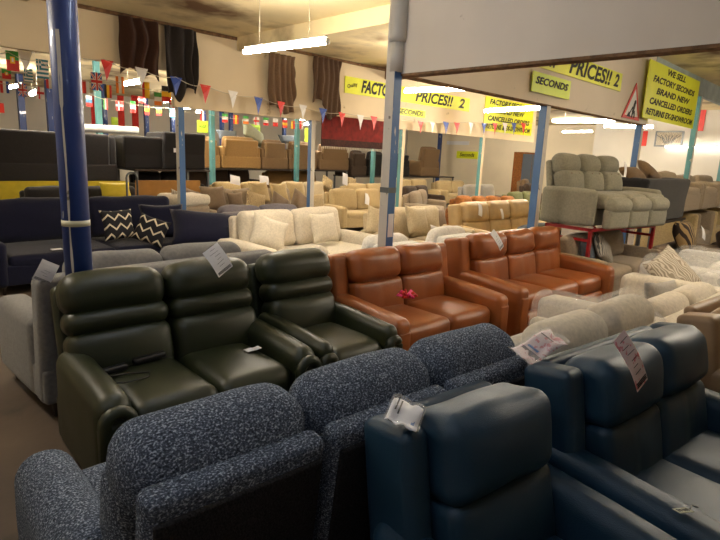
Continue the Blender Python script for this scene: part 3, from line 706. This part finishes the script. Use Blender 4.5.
# --- raised sage recliner on its red stand
t = thing('display_stand', 'red metal stand under the sage recliner', 'stand', (7.91, 2.97, 0), -.17)
for sx in (-.80, .80):
    for sy in (-.30, .36): mobj('leg', [box((sx, sy, .48), (.04, .04, .96))], 'red metal', t, False)
for sx in (-.80, .80): mobj('side_rail', [box((sx, .03, .80), (.035, .62, .035))], 'red metal', t, False); mobj('top_rail', [box((sx, .03, .94), (.04, .70, .04))], 'red metal', t, False)
for sy in (-.30, .36): mobj('long_rail', [box((0, sy, .94), (1.64, .04, .04))], 'red metal', t, False)
mobj('brace', [tube([(.80, .36, .62), (.2, .36, .94)], .012, 6)], 'red metal', t)
t = thing('recliner_sofa', 'sage grey three seater recliner raised on a red stand', 'sofa', (7.91, 2.96, .965), -.17)
mobj('base', [sbox((0, .1, .13), (1.70, .70, .22), .02)], 'sage fabric', t)
for s in (-1, 1):
    mobj('arm', [sbox((s*.81, .08, .255), (.13, .78, .47), .05, bulge=(.01, .01, .015), M=7)], 'sage fabric', t)
for i in (-1, 0, 1):
    cx = i*.49
    mobj('seat_cushion', [sbox((cx, -.12, .35), (.482, .62, .17), .06, bulge=(0, .02, .03), M=7, wr=.008, sd=i)], 'sage fabric', t)
    mobj('footrest', [sbox((cx, -.44, .30), (.482, .16, .18), .075, bulge=(.0, .02, .02), M=7)], 'sage fabric', t)
    mobj('footrest_front', [sbox((cx, -.43, .13), (.472, .12, .26), .04, bulge=(0, .02, 0), M=7)], 'sage fabric', t)
    b = mobj('back_cushion', [sbox((cx, .32, .55), (.485, .20, .32), .07, bulge=(0, .04, .01), rot=(-.22, 0, 0), M=8, wr=.008, sd=i)], 'sage fabric', t)
    mobj('headrest', [sbox((cx, .405, .80), (.475, .21, .26), .09, bulge=(0, .04, .02), rot=(-.22, 0, 0), M=8, wr=.008, sd=i+4)], 'sage fabric', b)
    for bx_ in (-.09, .09): mobj('button', [sbox((cx+bx_, .235, .675), (.03, .02, .03), .009, M=2, K=2)], 'taupe fabric', b)
mobj('back_panel', [sbox((0, .46, .48), (1.52, .08, .74), .04, rot=(-.16, 0, 0))], 'sage fabric', t)
price_tag('white tag on the right back of the sage recliner', (8.62, 3.04, 1.72), .07, .22, (-.2, .15, -.17), bars=False)
loose_sofa('sofa', 'taupe two seater under the red stand with a zebra cushion', 'sofa', 7.80, 2.86, -.06, 1.86, 2, 'mushroom fabric', D=.88, back_h=.80, arm_h=.60, arm_w=.11, mc='mushroom fabric', M=7, cush=True)
cushion('zebra striped cushion on the taupe two seater', tuple(on_y(606, 263, 2.72)), 'zebra cloth', .52, .38, .15, -.45, .0, .45, group='cushions on the taupe two seater')
cushion('slate cushion left of the zebra one', (7.25, 2.84, .46), 'slate fabric', .36, .34, .13, -.3, .1, .1, group='cushions on the taupe two seater')

# --- right hand side beyond the stand
rack('grey rack holding the charcoal sofa', 8.98, 11.3, 2.80, 3.38, .90)
loose_sofa('sofa', 'charcoal sofa back raised behind the sage recliner', 'sofa', 10.12, 3.09, PI, 2.25, 2, 'charcoal fabric', D=.56, back_h=.74, z=.90, arm_h=.70, legs=False, cush=False)
cushion('flat brown cushion on the charcoal sofa, left', (9.35, 3.05, 1.56), 'brown fabric', .7, .3, .16, -.9, 0, .0, group='brown cushions on the charcoal sofa')
cushion('pointed brown cushion on the charcoal sofa, right', (10.2, 3.05, 1.55), 'brown fabric', .8, .36, .18, -.8, 0, .25, group='brown cushions on the charcoal sofa')
ch = loose_sofa('chaise', 'dark taupe chaise below the charcoal sofa', 'sofa', 10.2, 2.25, 0, 2.3, 2, 'taupe fabric', D=.95, back_h=.60, arm_h=.46, mc='taupe fabric', M=6, cush=False)
cushion('round brown fur cushion on the dark taupe chaise', (10.0, 2.35, .46), 'fur cloth', .75, .52, .26, -.4, .1, group='cushions on the chaise', name='fur_cushion')
cushion('dark brown block cushion with a white tag on the chaise', (11.0, 2.05, .46), 'dark brown fabric', .5, .34, .2, -.3, .1, group='cushions on the chaise')
ftag(703, 233, 1.95, 'white tag on the dark block cushion at right', .2, .18, .3)
def stack_chair(px0, px1, Y, z, m, lab, h=.8, D=.85):
    Y += .4
    a = on_y(px0, 215, Y).x; b = on_y(px1, 215, Y).x
    return loose_sofa('armchair', lab, 'armchair', (a+b)/2, Y+D/2, 0, b-a, 1, m, D=D, back_h=h, z=z, arm_h=.56 if z > .1 else .86, arm_w=.12, legs=z < .1, group='stacked armchairs at right')
stack_chair(683, 700, 2.6, .95, 'mushroom fabric', 'pale armchair with dark back, upper tier beside the charcoal sofa', h=.72)
stack_chair(683, 700, 2.6, .0, 'sand fabric', 'sand armchair, lower tier beside the charcoal sofa', h=.88)
stack_chair(701, 716, 2.6, .95, 'mushroom fabric', 'mushroom armchair, upper tier at the right edge', h=.66)
stack_chair(701, 716, 2.6, .0, 'mushroom fabric', 'mushroom armchair, lower tier at the right edge', h=.88)

stack_chair(717, 732, 2.6, .95, 'mushroom fabric', 'mushroom armchair, upper tier cut by the right edge', h=.66)
stack_chair(717, 732, 2.6, .0, 'sand fabric', 'sand armchair, lower tier cut by the right edge', h=.92)
# --- plastic wrapped pale sofas on the right
ws = loose_sofa('sofa', 'white sofa in clear plastic beside the cream two seater', 'sofa', 4.99, 1.45, PI-.04, 1.9, 2, 'cream fabric', D=1.0, back_h=.74, arm_h=.70, arm_w=.26, M=7, wr=.015)
mobj('plastic_cover', [sbox((.83, -.05, .52), (.34, 1.0, .46), .12, M=9, wr=.03, wf=7), sbox((0, -.02, .52), (1.7, .8, .16), .05, M=10, wr=.03, wf=8)], 'clear wrap', ws)['label'] = 'clear crinkled plastic'
ws2 = loose_sofa('sofa', 'white sofa with rounded arms in clear plastic, right of the taupe two seater', 'sofa', 7.70, 1.60, PI, 1.80, 2, 'white fabric', D=1.0, back_h=.70, arm_h=.68, arm_w=.26, M=7, wr=.015)
mobj('plastic_cover', [sbox((0, 0, .58), (1.8, 1.04, .34), .12, M=12, wr=.04, wf=6)], 'clear wrap', ws2)['label'] = 'clear crinkled plastic'
fs = thing('footstool', 'white footstool in clear plastic between the wrapped sofas', 'footstool', (6.37, 1.45, 0))
mobj('pad', [sbox((0, 0, .36), (.80, .85, .26), .08, bulge=(.01, .01, .05), M=7, wr=.01)], 'white fabric', fs)
mobj('base', [sbox((0, 0, .15), (.74, .8, .20), .03)], 'white fabric', fs)
mobj('plastic_cover', [sbox((0, 0, .38), (.83, .89, .30), .10, M=9, wr=.03, wf=7)], 'clear wrap', fs)
cushion('silver grey cushion lying across the wrapped sofas', (5.22, 1.32, .50), 'light grey fabric', .85, .30, .13, -.35, .0, .10, group='cushions on the wrapped sofas')
cushion('leaf patterned cushion in plastic on the wrapped white footstool', tuple(on_y(690, 293, 1.38)), 'leaf cloth', .58, .50, .16, -.75, -.1, -.30, group='cushions on the wrapped sofas')
loose_sofa('sofa', 'grey sofa back at the right edge beyond the wrapped ones', 'sofa', 9.75, 1.15, PI, 2.0, 2, 'slate fabric', D=.9, back_h=.74, arm_h=.56)
wing_recliner('recliner_sofa', 'taupe brown leather sofa at the right edge beyond the teal two seater', 'sofa', 4.35, .30, -.10, 2, .60, .18, 'taupe leather', D=1.0, H=.94, M=8)

# --- drapes over the far bulkhead
def drape(label, px0, px1, py0, py1, m, folds, seed):
    Yd = Y2-.13
    a = on_y(px0, py0, Yd); b = on_y(px1, py0+ (px1-px0)*.2, Yd); zb = on_y((px0+px1)/2, py1, Yd).z
    W = b.x-a.x; Hh = a.z-zb; NX, NZ = 36, 30
    V = []; Fc = []
    for j in range(NZ+1):
        for i in range(NX+1):
            u = i/NX; v = j/NZ
            k = .85+.3*noise.noise((seed, v*2, u))
            x = (u-.5)*W*(1-.12*v*noise.noise((seed*3, v*1.5, .3))*2)
            y = -.06+(.03+.03*noise.noise((u*3, v*1.2, seed*2)))*math.sin(u*folds*2*PI*(1+.25*noise.noise((seed, v*1.5, 0)))+seed+3.2*noise.noise((u*1.6, v*1.6, seed)))+.04*noise.noise((u*2.5, v*2.5, seed*5))
            zz = -v*Hh*(1+.34*noise.noise((u*2.6, seed, 2.))*v)
            V.append((x, y, zz))
    for j in range(NZ):
        for i in range(NX):
            o = j*(NX+1)+i; Fc.append((o, o+1, o+NX+2, o+NX+1))
    ob = mobj('hanging_drape', [(V, Fc)], m); so = ob.modifiers.new('solid', 'SOLIDIFY'); so.thickness = .004
    ob.location = ((a.x+b.x)/2, Yd, min(a.z, CEIL-.02)); tag(ob, label, 'drape', 'drapes over the far bulkhead')
drape('dark chocolate brown drape, leftmost of the four', 117, 156, 15, 74, 'drape brown', 3, 1.1)
drape('near black drape above a blue and white post', 163, 195, 25, 95, 'drape black', 3, 2.7)
drape('light taupe drape behind the bright fluorescent tube', 266, 294, 52, 108, 'drape taupe', 5, 5.2)
drape('umber bunched drape left of the FACTORY banner', 312, 339, 56, 110, 'drape umber', 5, 8.4)
a = on_y(322, 113, Y2-.10); b = on_y(388, 147, Y2-.10)
t = thing('hanging_rug', 'dark red patterned rug hanging behind the tall white post', 'rug', ((a.x+b.x)/2, Y2-.10, (a.z+b.z)/2-.02))
hw, hh = (b.x-a.x)/2, (a.z-b.z)/2
mobj('pile', [box((0, 0, .04), (2*hw, .02, 2*hh-.10))], 'rug', t, False)
mobj('border', [box((0, -.003, -hh+.03), (2*hw, .024, .14))], 'rug border', t, False)
mobj('fringe', [box((-hw+.02+k*(2*hw-.04)/40, 0, -hh-.06), (.015, .008, .06)) for k in range(41)], 'string', t, False)

# --- yellow signs
def sign(name, label, corners, Y, rows, m='yellow card', yoff=-.065, shear=.22, tilt=0.):
    (x0, y0), (x1, y1) = corners
    a = on_y(x0, y0, Y+yoff); b = on_y(x1, y1, Y+yoff)
    w = b.x-a.x; h = a.z-b.z
    t = thing(name, label, 'sign', ((a.x+b.x)/2, Y+yoff, (a.z+b.z)/2)); t.rotation_euler = (0, tilt, 0)
    mobj('card', [box((0, 0, 0), (w, .012, h))], m, t, False)
    for (txt, cx, cz, hh, ww) in rows:
        textmesh(txt, hh*h*1.35, 'marker', t, shear=shear, loc=(cx*w, -.009, cz*h), fit=ww*w, off=.02)
    return t
Yc = Y2
sign('sales_banner', 'long yellow banner on the far bulkhead reading FACTORY PRICES', ((345, 79), (469, 103)), Yc, [], tilt=0)
ban = bpy.data.objects['sales_banner']
for o in list(ban.children): bpy.data.objects.remove(o)
a = on_y(345, 78, Yc-.07); b = on_y(470, 97, Yc-.07); a2 = on_y(345, 95, Yc-.07)
w_ = b.x-a.x; h_ = a.z-a2.z
ban.location = ((a.x+b.x)/2, Yc-.07, (a.z+b.z)/2-h_/2)
mobj('card', [box((0, 0, 0), (w_, .012, h_))], 'yellow card', ban, False)
textmesh('Quality', h_*.30, 'marker', ban, loc=(-w_*.455, -.009, 0), rot=(PI/2, -.25, 0))
textmesh('FACTORY', h_*1.0, 'marker', ban, loc=(-w_*.26, -.009, 0), fit=w_*.27, off=.04)
textmesh('PRICES!!', h_*1.0, 'marker', ban, loc=(w_*.17, -.009, 0), fit=w_*.33, off=.03)
textmesh('2', h_*.95, 'marker', ban, loc=(w_*.42, -.009, 0), off=.03, fit=w_*.06)
sign('sales_card', 'small yellow card reading SECONDS under the far banner', ((396, 107), (425, 118)), Yc, [('SECONDS', 0, 0, .7, .86)])
a = on_y(486, 95, Yc-.07); b = on_y(534, 106, Yc-.07); a2 = on_y(486, 130, Yc-.07)
w_ = b.x-a.x; h_ = a.z-a2.z
t = thing('sales_sign', 'square yellow sign on the far bulkhead behind a tube', 'sign', ((a.x+b.x)/2, Yc-.07, (a.z+b.z)/2-h_/2))
mobj('card', [box((0, 0, 0), (w_, .012, h_))], 'yellow card', t, False)
for k, (tx, ww) in enumerate((('FACTORY SECONDS', .84), ('BRAND NEW', .6), ('CANCELLED ORDERS', .86), ('RETURNS & EX-SHOWROOM', .92))):
    textmesh(tx, h_*.20, 'marker', t, loc=(0, -.009, h_*(.36-.24*k)), fit=w_*ww, off=.035)
a = on_y(498, 60, Y1-.06); b = on_y(622, 74, Y1-.06); b2 = on_y(622, 91, Y1-.06)
w_ = b.x-a.x; h_ = b.z-b2.z+.02
t = thing('sales_banner', 'yellow banner on the near bulkhead reading PRICES and a 2', 'sign', ((a.x+b.x)/2, Y1-.065, b.z-h_/2))
mobj('card', [box((0, 0, 0), (w_, .012, h_))], 'yellow card', t, False)
textmesh('FACTORY', h_*1.05, 'marker', t, loc=(-w_*.27, -.009, 0), fit=w_*.34, off=.03)
textmesh('PRICES!!', h_*1.05, 'marker', t, loc=(w_*.185, -.009, 0), fit=w_*.40, off=.03)
textmesh('2', h_*.95, 'marker', t, loc=(w_*.44, -.009, 0), off=.03, fit=w_*.055)
a = on_y(533, 72, Y1-.08); b = on_y(571, 80, Y1-.08); b2 = on_y(571, 99, Y1-.08)
w_ = b.x-a.x; h_ = b.z-b2.z
t = thing('sales_card', 'lime card reading SECONDS hung below the near banner', 'sign', ((a.x+b.x)/2, Y1-.08, (a.z+b.z)/2-h_/2))
mobj('card', [box((0, 0, 0), (w_, .010, h_))], 'lime card', t, False)
textmesh('SECONDS', h_*.5, 'marker', t, loc=(0, -.009, .02), fit=w_*.86, off=.03)
a = on_y(649, 67, Y1-.14); b = on_y(701, 75, Y1-.14); a2 = on_y(645, 126, Y1-.14)
w_ = b.x-a.x; h_ = a.z-a2.z
t = thing('sales_sign', 'big yellow sign reading WE SELL FACTORY SECONDS BRAND NEW CANCELLED ORDERS', 'sign', ((a.x+b.x)/2, Y1-.14, (a.z+b.z)/2-h_/2))
mobj('card', [box((0, 0, 0), (w_, .012, h_))], 'yellow card', t, False)
for k, (tx, ww) in enumerate((('WE SELL', .36), ('FACTORY SECONDS', .82), ('BRAND NEW', .66), ('CANCELLED ORDERS', .84), ('RETURNS EX-SHOWROOM', .92))):
    textmesh(tx, h_*.155, 'marker', t, loc=(0, -.009, h_*(.40-.195*k)), fit=w_*ww, off=.035)
# warning triangle
a = on_y(637, 83, Y1-.07); b = on_y(622, 117, Y1-.07); c = on_y(639, 121, Y1-.07)
t = thing('warning_sign', 'red bordered triangular road works sign on the near bulkhead', 'sign', ((b.x+c.x)/2, Y1-.07, (b.z+c.z)/2))
def tri(s, y, th):
    hw = (c.x-b.x)/2*s; H_ = (a.z-(b.z+c.z)/2); cz = H_/3
    P = [(-hw, cz+(-H_/3)*s), (hw, cz-H_/3*s), (.15*hw, cz+2*H_/3*s)]
    V = [(x_, y, z_) for x_, z_ in P]+[(x_, y+th, z_) for x_, z_ in P]
    return V, [(0, 1, 2), (5, 4, 3), (0, 3, 4, 1), (1, 4, 5, 2), (2, 5, 3, 0)]
mobj('border', [tri(1, 0, .012)], 'red card', t, False)
mobj('face', [tri(.74, -.004, .006)], 'paper', t, False)
H_ = a.z-(b.z+c.z)/2; q = (c.x-b.x)
mobj('symbol', [box((.06*q, -.007, H_*.30), (.10*q, .004, H_*.26), (0, .35, 0)), box((.02*q, -.007, H_*.14), (.06*q, .004, H_*.2), (0, .3, 0)), box((.13*q, -.007, H_*.14), (.06*q, .004, H_*.2), (0, -.25, 0)),
     tube([(.11*q, -.005, H_*.47), (.11*q, -.009, H_*.47)], .05*q, 12), box((-.07*q, -.007, H_*.24), (.03*q, .004, H_*.26), (0, .75, 0)),
     ([(-.30*q, -.008, H_*.05), (-.06*q, -.008, H_*.05), (-.18*q, -.008, H_*.20)], [(0, 1, 2)])], 'ink', t, False)
# far wall cards and small neon cards
def wallcard(name, label, x0, x1, y0, y1, X, m, txt=None):
    p = on_y(0, 0, 1)  # keeps the units in metres
    def ox(x, y):
        d = FW*F_PX + RT*(x-360) - UP*(y-270); return EYEP + d*(X/d.x)
    a = ox(x0, y0); b = ox(x1, y1); w = abs(b.y-a.y); h = abs(a.z-b.z)
    t = thing(name, label, 'sign', (X, (a.y+b.y)/2, (a.z+b.z)/2), -PI/2)
    mobj('card', [box((0, 0, 0), (w, .02, h))], m, t, False)
    if txt: textmesh(txt, h*.7, 'marker', t, loc=(0, -.014, 0), fit=w*.7, off=.02)
    return t
wallcard('sales_card', 'small yellow card reading Seconds on the far cream wall', 457, 477.5, 151, 159, XMAX-.03, 'yellow card', 'Seconds')
wallcard('notice', 'pale paper notice above the small yellow card', 447, 469, 141, 145, XMAX-.03, 'paper')
fr = wallcard('picture_frame', 'framed grey plant picture on the right wall', 656, 682, 131, 147, 20.1, 'grey metal'); fr['category'] = 'picture'
ch0 = fr.children[0]; ch0.name = 'frame'
s = ch0.dimensions
mobj('print', [box((0, -.012, 0), (s.x*.86, .012, s.z*.82))], 'leaf cloth', fr, False)
mobj('plant', [tube([(k*.035, -.02, -s.z*.3), (k*.06, -.02, -s.z*.05+.03*(k % 2)), (k*.12, -.02, s.z*.22)], .012, 5) for k in range(-3, 4)], 'slate fabric', fr)
wallcard('notice', 'red paper notice left of the framed picture', 637, 646, 131, 146, 20.1, 'red card')
wallcard('notice', 'red paper strip under the yellow ceiling panel', 696, 703, 108, 131, 20.1, 'red card')
wallcard('ceiling_panel', 'yellow stained panel right of the big yellow sign', 700, 735, 62, 88, 18.5, 'yellow ceiling panel')['category'] = 'panel'
for (x0, x1, y0, y1, Y, lab, tx) in ((197, 208, 120, 133, 15.2, 'lime card left of the ochre armchairs', 'HUGE'), (251, 260, 124, 133, 15.2, 'lime card above the leaning green cushion', 'HUGE'), (305, 313, 128, 145, 15.2, 'lime card left of the blue and white post', None), (111, 118, 117, 125, 18., 'far lime card left of the red banners', None)):
    a = on_y(x0, y0, Y); b = on_y(x1, y1, Y)
    t = thing('sales_card', lab, 'sign', ((a.x+b.x)/2, Y, (a.z+b.z)/2)); w_ = b.x-a.x; h_ = a.z-b.z
    mobj('card', [box((0, 0, 0), (w_, .012, h_))], 'neon green card', t, False)
    if tx: textmesh(tx, h_*.4, 'marker', t, loc=(0, -.009, 0), fit=w_*.7)
a = on_y(0, 103, 12.); b = on_y(4.5, 113, 12.)
tag(mobj('notice', [box((0, 0, 0), (.35, .01, a.z-b.z))], 'red card', None, False), 'orange red card at the left edge', 'sign').location = (b.x-.175, 12., (a.z+b.z)/2)
for (x0, x1, lab) in ((90, 97, 'dark red banner beside the teal post'), (117, 125, 'dark red banner, middle'), (131, 139, 'dark red banner, right')):
    a = on_y(x0, 95, 17.5); b = on_y(x1, 128, 17.5)
    tag(mobj('wall_banner', [sbox((0, 0, 0), (b.x-a.x, .02, a.z-b.z), .008, M=3)], 'red cloth'), lab, 'banner').location = ((a.x+b.x)/2, 17.5, (a.z+b.z)/2)

# --- bunting
def catenary(pts, Y):
    out = []
    for i in range(len(pts)-1):
        a = on_y(*pts[i], Y); b = on_y(*pts[i+1], Y)
        for k in range(6):
            s_ = k/6; p = a.lerp(b, s_); p.z -= .05*math.sin(PI*s_); out.append(p)
    out.append(on_y(*pts[-1], Y)); return out
def string(label, pts, Y, r=.006):
    P = catenary(pts, Y); c = P[0].copy()
    o = mobj('bunting_string', [tube([p-c for p in P], r, 5)], 'string'); o.location = c; tag(o, label, 'string')
ORD = ['first', 'second', 'third', 'fourth', 'fifth', 'sixth', 'seventh', 'eighth', 'ninth', 'tenth']
YT = 8.25
string('string of the triangular pennants in front of the drapes', [(60, 50), (104, 59), (141, 69), (176, 77), (205, 86), (258, 97), (302, 107), (345, 113), (400, 119), (470, 122), (535, 123)], YT)
cnt = {}
for (px, py, w, h, c_) in ((107, 60, 13, 21, 'red'), (141.5, 68, 13, 20, 'white'), (176, 77, 12, 19, 'blue'), (205.5, 85, 11, 19, 'red'), (233, 91, 10, 18, 'white'), (258.5, 97, 9, 18, 'blue'), (281, 101.5, 8, 16, 'red'), (303, 105, 8, 16, 'white'), (323, 108.5, 8, 15, 'blue'), (342, 112.5, 7, 15, 'red'), (360.5, 115, 7, 15, 'white'), (374, 116.5, 7, 14, 'red'),
         (420.5, 121, 6, 13, 'red'), (432.5, 122, 5, 12, 'white'), (446, 122, 6, 13, 'blue'), (457, 122.5, 6, 12, 'red'), (471, 122.5, 5, 12, 'white'), (484, 123, 5, 12, 'blue'), (495, 123, 5, 12, 'red'), (505, 123, 5, 12, 'white'), (514, 123, 5, 12, 'blue'), (523.5, 123, 5, 12, 'red')):
    a = on_y(px-w/2, py-w*.10, YT); b = on_y(px+w/2, py+w*.10, YT); tip = on_y(px-.3, py+h, YT); c = (a+b)/2
    V = [tuple(p-c+Vector((0, dy, 0))) for dy in (-.002, .002) for p in (a, b, (tip+b)/2 + Vector((0, .015, 0)), tip, (tip+a)/2 + Vector((0, -.02, 0)))]
    Fc = [(0, 4, 3, 2, 1), (5, 6, 7, 8, 9), (0, 1, 6, 5), (1, 2, 7, 6), (2, 3, 8, 7), (3, 4, 9, 8), (4, 0, 5, 9)]
    o = mobj('pennant', [(V, Fc)], 'flag '+c_, None, False); o.location = c
    cnt[c_] = cnt.get(c_, 0)+1
    tag(o, '%s %s triangular pennant from the left on the drape bunting' % (ORD[cnt[c_]-1], c_), 'pennant', 'triangular pennants')
o = mobj('pennant', [([(-.14, 0, 0), (.14, 0, 0), (0, .02, -.40), (-.14, .003, 0), (.14, .003, 0), (0, .023, -.40)], [(0, 2, 1), (3, 4, 5), (0, 1, 4, 3), (1, 2, 5, 4), (2, 0, 3, 5)])], 'flag white', None, False)
o.location = on_y(24, 42, 9.2); tag(o, 'white pennant hanging alone left of the big round post', 'pennant')
def flag(design, px, py, w, h, Y, label):
    a = on_y(px-w/2, py-h/2, Y); b = on_y(px+w/2, py+h/2, Y); W = b.x-a.x; Hh = a.z-on_y(px-w/2, py+h/2, Y).z
    g = []; mm = []; fm = []
    def rect(u0, v0, u1, v1, c_, lift=0):
        if 'flag '+c_ not in mm: mm.append('flag '+c_)
        NU = 4; V = []; Fc = []
        for i in range(NU+1):
            u = u0+(u1-u0)*i/NU; yy = .03*W*math.sin(u*7)-lift*.003
            for v in (v0, v1): V.append(((u-.5)*W, yy, (.5-v)*Hh))
        for i in range(NU): Fc.append((2*i, 2*i+1, 2*i+3, 2*i+2))
        g.append((V, Fc)); fm.append(mm.index('flag '+c_))
    k, cs = design[0], design[1:]
    if k == 'v':
        for i, c_ in enumerate(cs): rect(i/len(cs), 0, (i+1)/len(cs), 1, c_)
    elif k == 'h':
        for i, c_ in enumerate(cs): rect(0, i/len(cs), 1, (i+1)/len(cs), c_)
    elif k == 'cross':
        rect(0, 0, 1, 1, cs[0]); rect(.30, 0, .48, 1, cs[1], 1); rect(0, .40, 1, .60, cs[1], 1)
    elif k == 'stripes':
        for i in range(9): rect(0, i/9, 1, (i+1)/9, cs[i % 2])
        rect(0, 0, .4, 5/9, cs[0], 1); rect(.16, 0, .24, 5/9, cs[1], 2); rect(0, 2/9, .4, 3/9, cs[1], 2)
    elif k == 'union':
        rect(0, 0, 1, 1, 'blue')
        for (s0, s1, c_, ww, lf) in ((0, 1, 'white', .12, 1), (1, 0, 'white', .12, 1), (0, 1, 'red', .05, 2), (1, 0, 'red', .05, 2)):
            V = []; 
            if 'flag '+c_ not in mm: mm.append('flag '+c_)
            for i in range(5):
                u = i/4; v = s0+(s1-s0)*u; yy = .03*W*math.sin(u*7)-lf*.003
                for d in (-ww, ww): V.append(((u-.5)*W, yy, (.5-min(1, max(0, v+d)))*Hh))
            g.append((V, [(2*i, 2*i+1, 2*i+3, 2*i+2) for i in range(4)])); fm.append(mm.index('flag '+c_))
        rect(.38, 0, .62, 1, 'white', 3); rect(0, .36, 1, .64, 'white', 3); rect(.43, 0, .57, 1, 'red', 4); rect(0, .42, 1, .58, 'red', 4)
    elif k == 'portugal':
        rect(0, 0, 1, .45, 'green'); rect(0, .45, 1, 1, 'red'); rect(.32, .28, .68, .62, 'yellow', 1); rect(.43, .34, .57, .54, 'white', 2)
    o = mobj('flag', g, None, None, False, mats=mm, fmat=fm); o.location = (a+b)/2
    tag(o, label, 'flag', 'small national flags')
string('string of flags left of the big round post', [(-20, 48), (8, 52), (40, 60), (58, 68)], 9.2)
string('lower string of flags at far left', [(-10, 80), (22, 82), (52, 76), (110, 80), (178, 92)], 10.6)
string('string of small flags along the back', [(85, 92), (120, 101), (172, 108), (203, 113), (250, 119), (313, 123)], 13.0)
FL = [(('portugal',), 12.5, 61, 14.5, 20, 9.2, 'green over red flag with yellow crest at far left'), (('portugal',), 6.5, 74, 10, 10, 10.6, 'half hidden green and red flag below the bigger one'),
 (('stripes', 'teal', 'white'), 42.5, 69, 13.5, 19, 9.2, 'larger blue and white striped flag left of the round post'), (('stripes', 'teal', 'white'), 28.5, 76, 10, 14, 10.6, 'smaller blue and white striped flag'),
 (('v', 'red', 'white', 'blue'), 4.5, 87, 10, 12, 10.6, 'red white and blue flag at the left edge'), (('union',), 22.5, 90, 10, 13, 10.6, 'small British flag left of the round post'), (('cross', 'white', 'red'), 40, 93, 9, 12, 10.6, 'white flag with red cross beside a far tube'),
 (('v', 'red', 'white', 'skyblue'), 50, 82, 9, 13, 10.6, 'red white and pale blue flag touching the round post'), (('v', 'red', 'white'), 86, 87, 8, 13, 10.6, 'red and white flag right of the round post'), (('union',), 96.5, 81.5, 12, 18, 9.2, 'large British flag over the teal post'),
 (('v', 'black', 'yellow', 'red'), 108, 91.5, 8, 13, 10.6, 'black yellow red flag next to the large British one'), (('v', 'orange', 'white', 'orange'), 120, 85, 9, 17, 10.6, 'orange and white flag at the bright tube'), (('h', 'white', 'skyblue', 'red'), 89, 101, 7, 11, 13., 'white blue red flag low beside the teal post'),
 (('v', 'green', 'white', 'red'), 105.5, 104, 5, 11, 13., 'green white red flag low right of the teal post'), (('cross', 'red', 'white'), 119.5, 105.5, 8, 10, 13., 'red flag with a white cross'), (('h', 'green', 'white', 'red'), 133, 107, 6, 12, 13., 'green white red banded flag on the back string'),
 (('v', 'red', 'yellow', 'yellow'), 146, 90, 8, 16, 10.6, 'tall yellow flag with red edge under the white pennant'), (('h', 'red', 'yellow', 'red'), 147, 110, 5, 10, 13., 'yellow and red flag below the tall yellow one'), (('h', 'red', 'white', 'red'), 142, 100, 8, 6, 13., 'red and white banded flag on the back string'),
 (('h', 'green', 'white', 'orange'), 158, 99, 8, 13, 10.6, 'green white orange flag left of the black and yellow one'), (('h', 'black', 'yellow', 'red'), 166.5, 94, 10, 16, 10.6, 'black and yellow flag left of the blue pennant'), (('h', 'green', 'yellow', 'red'), 159, 111.5, 6, 8, 13., 'green yellow red flag low on the back string'),
 (('cross', 'white', 'red'), 174, 104, 8, 9, 10.6, 'white and red cross flag below the blue pennant'), (('stripes', 'teal', 'white'), 172.5, 113, 6, 9, 13., 'tiny blue and white striped flag on the back string'),
 (('v', 'red', 'white', 'blue'), 203, 116, 6, 10, 13., 'tiny red white blue flag at the left end of the back string'), (('h', 'green', 'white', 'red'), 225, 118, 6, 9, 13., 'tiny green white red flag right of the teal post'), (('v', 'red', 'yellow', 'red'), 236, 119.5, 5.5, 9, 13., 'tiny red and yellow flag on the back string'),
 (('h', 'green', 'white', 'orange'), 246, 120, 5.5, 8, 13., 'tiny green white orange flag on the back string'), (('cross', 'white', 'red'), 256.5, 121, 5.5, 8, 13., 'tiny white flag with red cross on the back string'), (('h', 'green', 'white', 'red'), 266, 121.5, 5.5, 8, 13., 'tiny green white red flag right of the red cross one'),
 (('h', 'white', 'red'), 275.5, 122.5, 5, 8, 13., 'tiny white over red flag on the back string'), (('h', 'red', 'yellow', 'red'), 285, 124, 5, 8, 13., 'tiny yellow banded flag on the back string'), (('v', 'yellow', 'red'), 293, 125, 4, 8, 13., 'tiny yellow and red flag near the right teal post'), (('v', 'red', 'white'), 301.5, 125, 4, 8, 13., 'last tiny red and white flag at the right')]
for f_ in FL: flag(*f_)
# world and output
w = bpy.data.worlds.new('world'); S.world = w; w.use_nodes = True
w.node_tree.nodes['Background'].inputs[0].default_value = (.8, .85, 1, 1); w.node_tree.nodes['Background'].inputs[1].default_value = .3
S.view_settings.view_transform = 'Standard'; S.view_settings.look = 'None'; S.view_settings.exposure = 1.3; S.view_settings.gamma = 1
S.cycles.use_denoising = True
S.cycles.max_bounces = 7; S.cycles.diffuse_bounces = 4; S.cycles.transparent_max_bounces = 12
S.cycles.sample_clamp_indirect = 6
S.cycles.caustics_reflective = False; S.cycles.caustics_refractive = False
